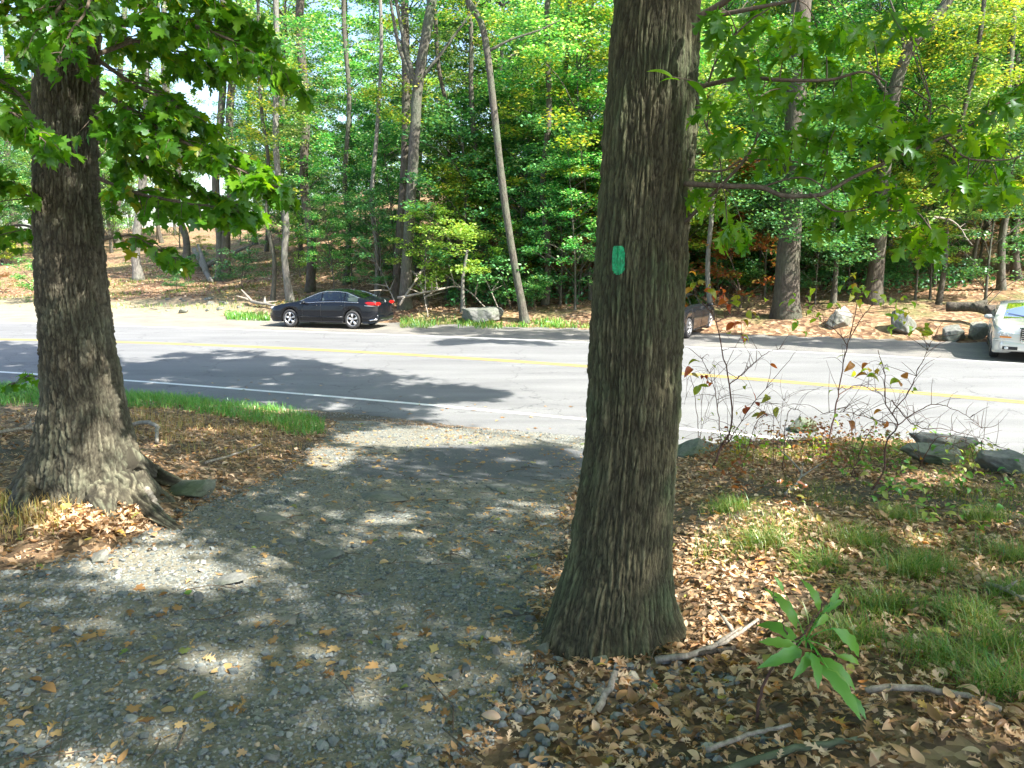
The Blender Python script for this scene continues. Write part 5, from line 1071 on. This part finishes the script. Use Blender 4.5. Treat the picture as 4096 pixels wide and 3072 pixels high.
grass('grass', 'dry straw-coloured grass tuft below the left root of the maple', inpoly(gC, 5200, 3, .5, 3), .05, .14, M['grass_dry'], 3, .003)
Hfull = lambda a, b: Hs(a, b)
V1 = polyw([(690, 600), (700, 500), (760, 455), (860, 440), (1040, 470), (1060, 768), (900, 768), (800, 600)])
rg = np.random.default_rng(9); pr = rg.uniform([.3, .8], [9, 11], (420000, 2)); dd = sdf(pr, V1); pr = pr[dd < 0]
den = fbm(pr[:, 0]*1.6, pr[:, 1]*1.6, 0, 51, 3)+.5; pr = pr[(den > .57+.10*rg.uniform(-1, 1, len(pr))) & (rg.uniform(0, 1, len(pr)) < .30) & (y_edge(pr[:, 0])-pr[:, 1] > 1.5)]; print('bank grass', len(pr))
grass('grass', 'fine arching woodland grass clumps over the right bank', pr, .03, .14, M['grass_dull'], 4, .0018, .9)
# tufts
ct_ = [(820, 570), (845, 640), (930, 570), (960, 620), (880, 610), (1000, 650), (900, 520), (980, 520), (765, 545), (1010, 560), (940, 660), (1000, 690), (860, 545), (730, 510), (1015, 600), (905, 575)]
tp = np.concatenate([(G(a, b_)[:2]+np.random.default_rng(a).normal(0, .07, (420, 2))) for a, b_ in ct_]); grass('grass', 'soft green grass tufts on the right bank', tp, .06, .19, M['grass_dull'], 5, .0016, 1.1)
gD = [(400, 318), (455, 322), (500, 325), (505, 330), (400, 328)]
grass('grass', 'rough green grass and weeds beside the rear of the black sedan', inpoly(gD, 5200, 6, .62, 1.2), .06, .42, M['grass_dull'], 6, .012, .9)
grass('grass', 'green tuft on the verge left of the bonnet of the black sedan', inpoly([(225, 314), (270, 316), (270, 321), (228, 320)], 9000, 7, .45, 1), .1, .35, M['grass'], 7, .012)
grass('grass', 'thin grass on the verge behind the flat boulder and leaning tree', inpoly([(500, 322), (560, 322), (590, 326), (590, 329), (500, 327)], 6000, 8, .6, 1.2), .05, .28, M['grass_dull'], 8, .012)
p = np.random.default_rng(3).uniform([-40, 33], [-2, 62], (30000, 2)); p = p[(p[:, 1] > y_sh(p[:, 0])+1) & (fbm(p[:, 0]*.5, p[:, 1]*.5, 0, 12, 4) > .06)]
grass('grass', 'patchy low grass on the leafy slope beyond the road', p, .08, .3, M['grass_dull'], 9, .012, .8)
# broad leafed weeds
def weeds(label, pts, size, mat, seed, hmax=.25, per=8):
    rg = np.random.default_rng(seed); n = len(pts); z = Hg(pts[:, 0], pts[:, 1]); c = np.repeat(np.c_[pts, z], per, 0); c[:, 2] += rg.uniform(.02, hmax, len(c)); c[:, :2] += rg.normal(0, .05, (len(c), 2)); sp = Spray(seed)
    a = rg.uniform(0, 6.28, len(c)); sp.leaves(c, np.c_[np.cos(a), np.sin(a), 0*a], size*rg.uniform(.5, 1.3, len(c)), ov, .2); return tag(sp.L.build('undergrowth', mat), label, 'undergrowth', kind='stuff')
weeds('green leafy weeds on the right bank', inpoly([(830, 490), (960, 480), (1040, 490), (1040, 560), (960, 590), (840, 530)], 450, 11, .55, 2.5), .07, M['grass_dull'], 11, .2, 4)
weeds('leafy weeds and dry plants along the bank crest', inpoly([(720, 455), (830, 445), (1000, 462), (1000, 480), (830, 500), (720, 500)], 200, 12, .5, 2), .06, M['leaf_yg'], 12, .25)
weeds('brown withered weeds on the right bank', inpoly([(700, 470), (860, 455), (900, 500), (800, 560), (700, 560)], 500, 13, .5, 2), .05, M['leaf_brown'], 13, .3)
weeds('green ground plants below the trees behind the shoulder', np.random.default_rng(4).uniform([-3, 31], [20, 40], (900, 2)), .2, M['leaf_cool'], 14, .7)
# ------------------------------------------------------------------ fallen leaves, stones
dry = [oakleaf(.9, .5, .2), oakleaf(-.9, .5, -.3), ovalleaf(1.4, .8, .26, .4), ovalleaf(-1.2, .7, .24, -.3), ovalleaf(.8, 1.1, .22), oakleaf(1.6, .3, .5), ovalleaf(1.9, .2, .28, .6)]
flat = [oakleaf(.35, .25, .1), oakleaf(-.4, .2, -.1), oakleaf(.6, .4, .2, 1.1), ovalleaf(.5, .4, .25, .2), fan(MAPLE, .15, .2)]
def litter(name, label, pts, smin, smax, mat, tm, seed, tilt=.5, lift=.02):
    rg = np.random.default_rng(seed); n = len(pts); z = Hg(pts[:, 0], pts[:, 1])+rg.uniform(.004, lift, n); mb = MB(); sz = smin+(smax-smin)*rg.uniform(0, 1, n)**1.3; scatter(mb, tm, np.c_[pts, z], rotm(n, np.abs(rg.normal(0, tilt, n)), rg), np.c_[sz, sz*rg.uniform(.6, 1.15, n), sz*rg.uniform(.2, 1.2, n)], rg); return tag(mb.build(name, mat), label, 'leaves', kind='stuff')
rg = np.random.default_rng(31)
pr = rg.uniform([-7, .7], [9, 12.4], (74000, 2)); sd = sdf(pr, TRW); s_ = y_edge(pr[:, 0])-pr[:, 1]
pxr, pyr = proj(np.c_[pr, H0(pr[:, 0], pr[:, 1])]); vis = (pxr > -40) & (pxr < 1064) & (pyr < 830)
k = vis & (s_ > .15) & (sd > -.05) & ((pr[:, 0] > 0) | (s_ > 1.2)) & (rg.uniform(0, 1, len(pr)) < np.where(pr[:, 0] > .2, .95, .5)) & ~((dirtv := ss(fbm(pr[:, 0]*.8, pr[:, 1]*.8, 0, 21)+.3*np.exp(-((pr[:, 0]-.4)**2+(pr[:, 1]-2.3)**2)/1.2), .0, .2)) > rg.uniform(.3, 1.4, len(pr)))
print('litter', k.sum()); litter('leaf_litter', 'thick brown and tan fallen leaves covering the banks', pr[k], .03, .08, M['leaf_dry'], dry+flat[:4], 1, .35, .03)
pr = rg.uniform([.2, .9], [3.4, 5], (9000, 2)); sd = sdf(pr, TRW); pr = pr[(sd > .05)]; litter('leaf_litter', 'large curled fallen leaves near the blazed oak', pr[:7200], .03, .075, M['leaf_dry'], dry+flat[:4]+flat[:3], 2, .28, .03)
pf = rg.uniform([-6, .8], [8, 11], (60000, 2)); sdd = sdf(pf, TRW); pf = pf[(sdd > -.35*rg.uniform(0, 1, len(pf))) & (y_edge(pf[:, 0])-pf[:, 1] > .2)]; litter('leaf_litter', 'broken bits of fallen leaves filling between the whole ones', pf, .012, .04, M['leaf_dry'], dry+flat, 21, .4, .02)
ctr_ = np.array([G(a, b_)[:2] for a, b_ in [(95, 520), (82, 525), (108, 522), (120, 515)]]); pr = np.concatenate([c+rg.normal(0, .13, (260, 2)) for c in ctr_]); litter('leaf_pile', 'bright sunlit pile of fallen leaves between the maple roots', pr, .04, .08, M['leaf_dry'], dry, 3, .45, .05)
pr = rg.uniform([-6, 1], [3, 11.5], (9000, 2)); sd = sdf(pr, TRW); pxr, pyr = proj(np.c_[pr, H0(pr[:, 0], pr[:, 1])])
dn = fbm(pr[:, 0]*1.3, pr[:, 1]*1.3, 0, 61, 3)+.5+.35*ss(pxr, 380, 560)*ss(pyr, 470, 540); k = (sd < 0) & (rg.uniform(0, 1, len(pr)) < .2+.8*ss(dn, .42, .75)) & (pr[:, 1] < y_edge(pr[:, 0])-.4); print('path leaves', k.sum())
litter('path_leaves', 'scattered tan oak leaves lying on the gravel path', pr[k], .03, .08, M['leaf_path'], flat, 4, .22, .02)
rr = rg.uniform([-12, 11], [8, 17], (260, 2)); rr = rr[(rr[:, 1] > y_edge(rr[:, 0])) & (rr[:, 1] < y_near(rr[:, 0])+1)]
mb = MB(); scatter(mb, flat, np.c_[rr, np.full(len(rr), .012)], rotm(len(rr), np.abs(rg.normal(0, .15, len(rr))), rg), rg.uniform(.05, .1, len(rr)), rg); tag(mb.build('road_leaves', M['leaf_path']), 'few fallen leaves on the asphalt by the near edge line', 'leaves', kind='stuff')
p = rg.uniform([-32, 30], [26, 58], (60000, 2)); t_2 = p[:, 1]-y_sh(p[:, 0]); p = p[(t_2 > .3+1.2*fbm(p[:, 0], p[:, 1], 0, 3)) & (rg.uniform(0, 1, len(p)) < 1.2-.012*p[:, 1]) & ((p[:, 0]/p[:, 1] > -.35) | (t_2 > 4))]
mb = MB(); n = len(p); scatter(mb, [RH], np.c_[p, Hg(p[:, 0], p[:, 1])+.03], rotm(n, np.abs(rg.normal(0, .5, n)), rg), rg.uniform(.07, .16, n), rg); tag(mb.build('leaf_litter', M['leaf_dry']), 'brown fallen leaves on the forest floor beyond the road', 'leaves', kind='stuff')
def stone_t(seed, sub_=0):
    v, f = icos(sub_); r = np.random.default_rng(seed)
    for _ in range(4):
        d = r.normal(0, 1, 3); d /= np.linalg.norm(d); x = v@d; m = x > .5; v = v-np.where(m, x-.5, 0)[:, None]*d
    v = v*r.uniform(.75, 1.2, (len(v), 1)); return v*[1, r.uniform(.6, .95), r.uniform(.4, .75)], [f]
st1 = [stone_t(i, 0) for i in range(8)]; st2 = [stone_t(20+i, 1) for i in range(6)]
def stones(name, label, pts, smin, smax, tm, seed, mat, pw=2.5):
    rg = np.random.default_rng(seed); n = len(pts); s = smin+(smax-smin)*rg.uniform(0, 1, n)**pw; z = Hg(pts[:, 0], pts[:, 1])+s*.25; mb = MB(); scatter(mb, tm, np.c_[pts, z], rotm(n, rg.uniform(0, .5, n), rg), s, rg); return tag(mb.build(name, mat, smooth=False), label, 'gravel', kind='stuff')
Y_ = .9+rg.uniform(0, 1, 150000)**1.35*11; X_ = rg.uniform(-.78, .35, 150000)*(Y_+.6); pr = np.c_[X_, Y_]; sd = sdf(pr, TRW); k = (sd < .1+.25*fbm(X_*2, Y_*2, 0, 3)) & (Y_ < y_edge(X_)-.05)
av = 1-ss(sdf(pr, ASP), -.05, .2); k &= rg.uniform(0, 1, len(pr)) > .93*av; k &= (fbm(X_*.9, Y_*.9, 0, 44, 4)+.5 > rg.uniform(.04, .6, len(pr)))
print('stones', k.sum()); stones('gravel', 'blue-grey crushed stone gravel covering the path', pr[k], .004, .0135, st1, 1, M['gravel'])
pr2 = pr[k]; pr2 = pr2[rg.choice(len(pr2), 2600, replace=False)]; stones('gravel', 'larger grey stones in the gravel path', pr2, .010, .030, st2, 2, M['gravel'], 3.5)
p = rg.uniform([-4, 9.5], [2.5, 13], (9000, 2)); d = y_edge(p[:, 0])-p[:, 1]; p = p[(d > -.25) & (d < .8)]; stones('gravel', 'loose pebbles along the broken edge of the asphalt', p, .006, .02, st1, 3, M['gravel'])
p = np.c_[rg.uniform(.0, .9, 260), rg.uniform(2.1, 3.0, 260)]; stones('gravel', 'stones in the dirt at the foot of the blazed oak', p, .01, .035, st2, 4, M['gravel'])
# twigs on the ground
mb = MB()
for k in range(420):
    x, y = rg.uniform(-2, 5), rg.uniform(1, 9)
    a = rg.uniform(0, 3.14); L_ = rg.uniform(.05, .28); q = np.array([[x+math.cos(a)*L_*u, y+math.sin(a)*L_*u] for u in (-.5, 0, .5)]); q = np.c_[q, Hg(q[:, 0], q[:, 1])+rg.uniform(.005, .04, 3)]; tube(mb, q, rg.uniform(.0012, .004), 4)
tag(mb.build('ground_twigs', M['twig']), 'small twigs strewn over leaves and gravel', 'twigs', kind='stuff')
# ------------------------------------------------------------------ world, sun
w = bpy.data.worlds.new('World'); S.world = w; w.use_nodes = True; nt = w.node_tree; nt.nodes.clear()
sk = nt.nodes.new('ShaderNodeTexSky'); sk.sky_type = 'NISHITA'; sk.sun_disc = False; sk.sun_elevation = EL; sk.sun_rotation = math.atan2(AZ[0], AZ[1]); sk.air_density = 1.; sk.dust_density = 2.0; sk.ozone_density = 1.
bg = nt.nodes.new('ShaderNodeBackground'); bg.inputs[1].default_value = .13; wo = nt.nodes.new('ShaderNodeOutputWorld'); nt.links.new(sk.outputs[0], bg.inputs[0]); nt.links.new(bg.outputs[0], wo.inputs[0])
ld = bpy.data.lights.new('sun', 'SUN'); ld.energy = 5.; ld.angle = R(.55); ld.color = (1, .95, .86); lo = bpy.data.objects.new('sun', ld); COL.objects.link(lo)
lo.rotation_euler = Vector(SUN).to_track_quat('Z', 'Y').to_euler(); lo.location = (10, -10, 30)
vs = S.view_settings; vs.view_transform = 'Standard'; vs.look = 'None'; vs.gamma = 1; vs.exposure = 1.84; vs.use_curve_mapping = False
S.render.engine = 'CYCLES'; c = S.cycles; c.use_denoising = True; c.denoiser = 'OPENIMAGEDENOISE'; c.max_bounces = 8; c.diffuse_bounces = 4; c.transparent_max_bounces = 8; c.sample_clamp_indirect = 6; c.use_adaptive_sampling = True; c.adaptive_threshold = .02
c.denoising_prefilter = 'ACCURATE'
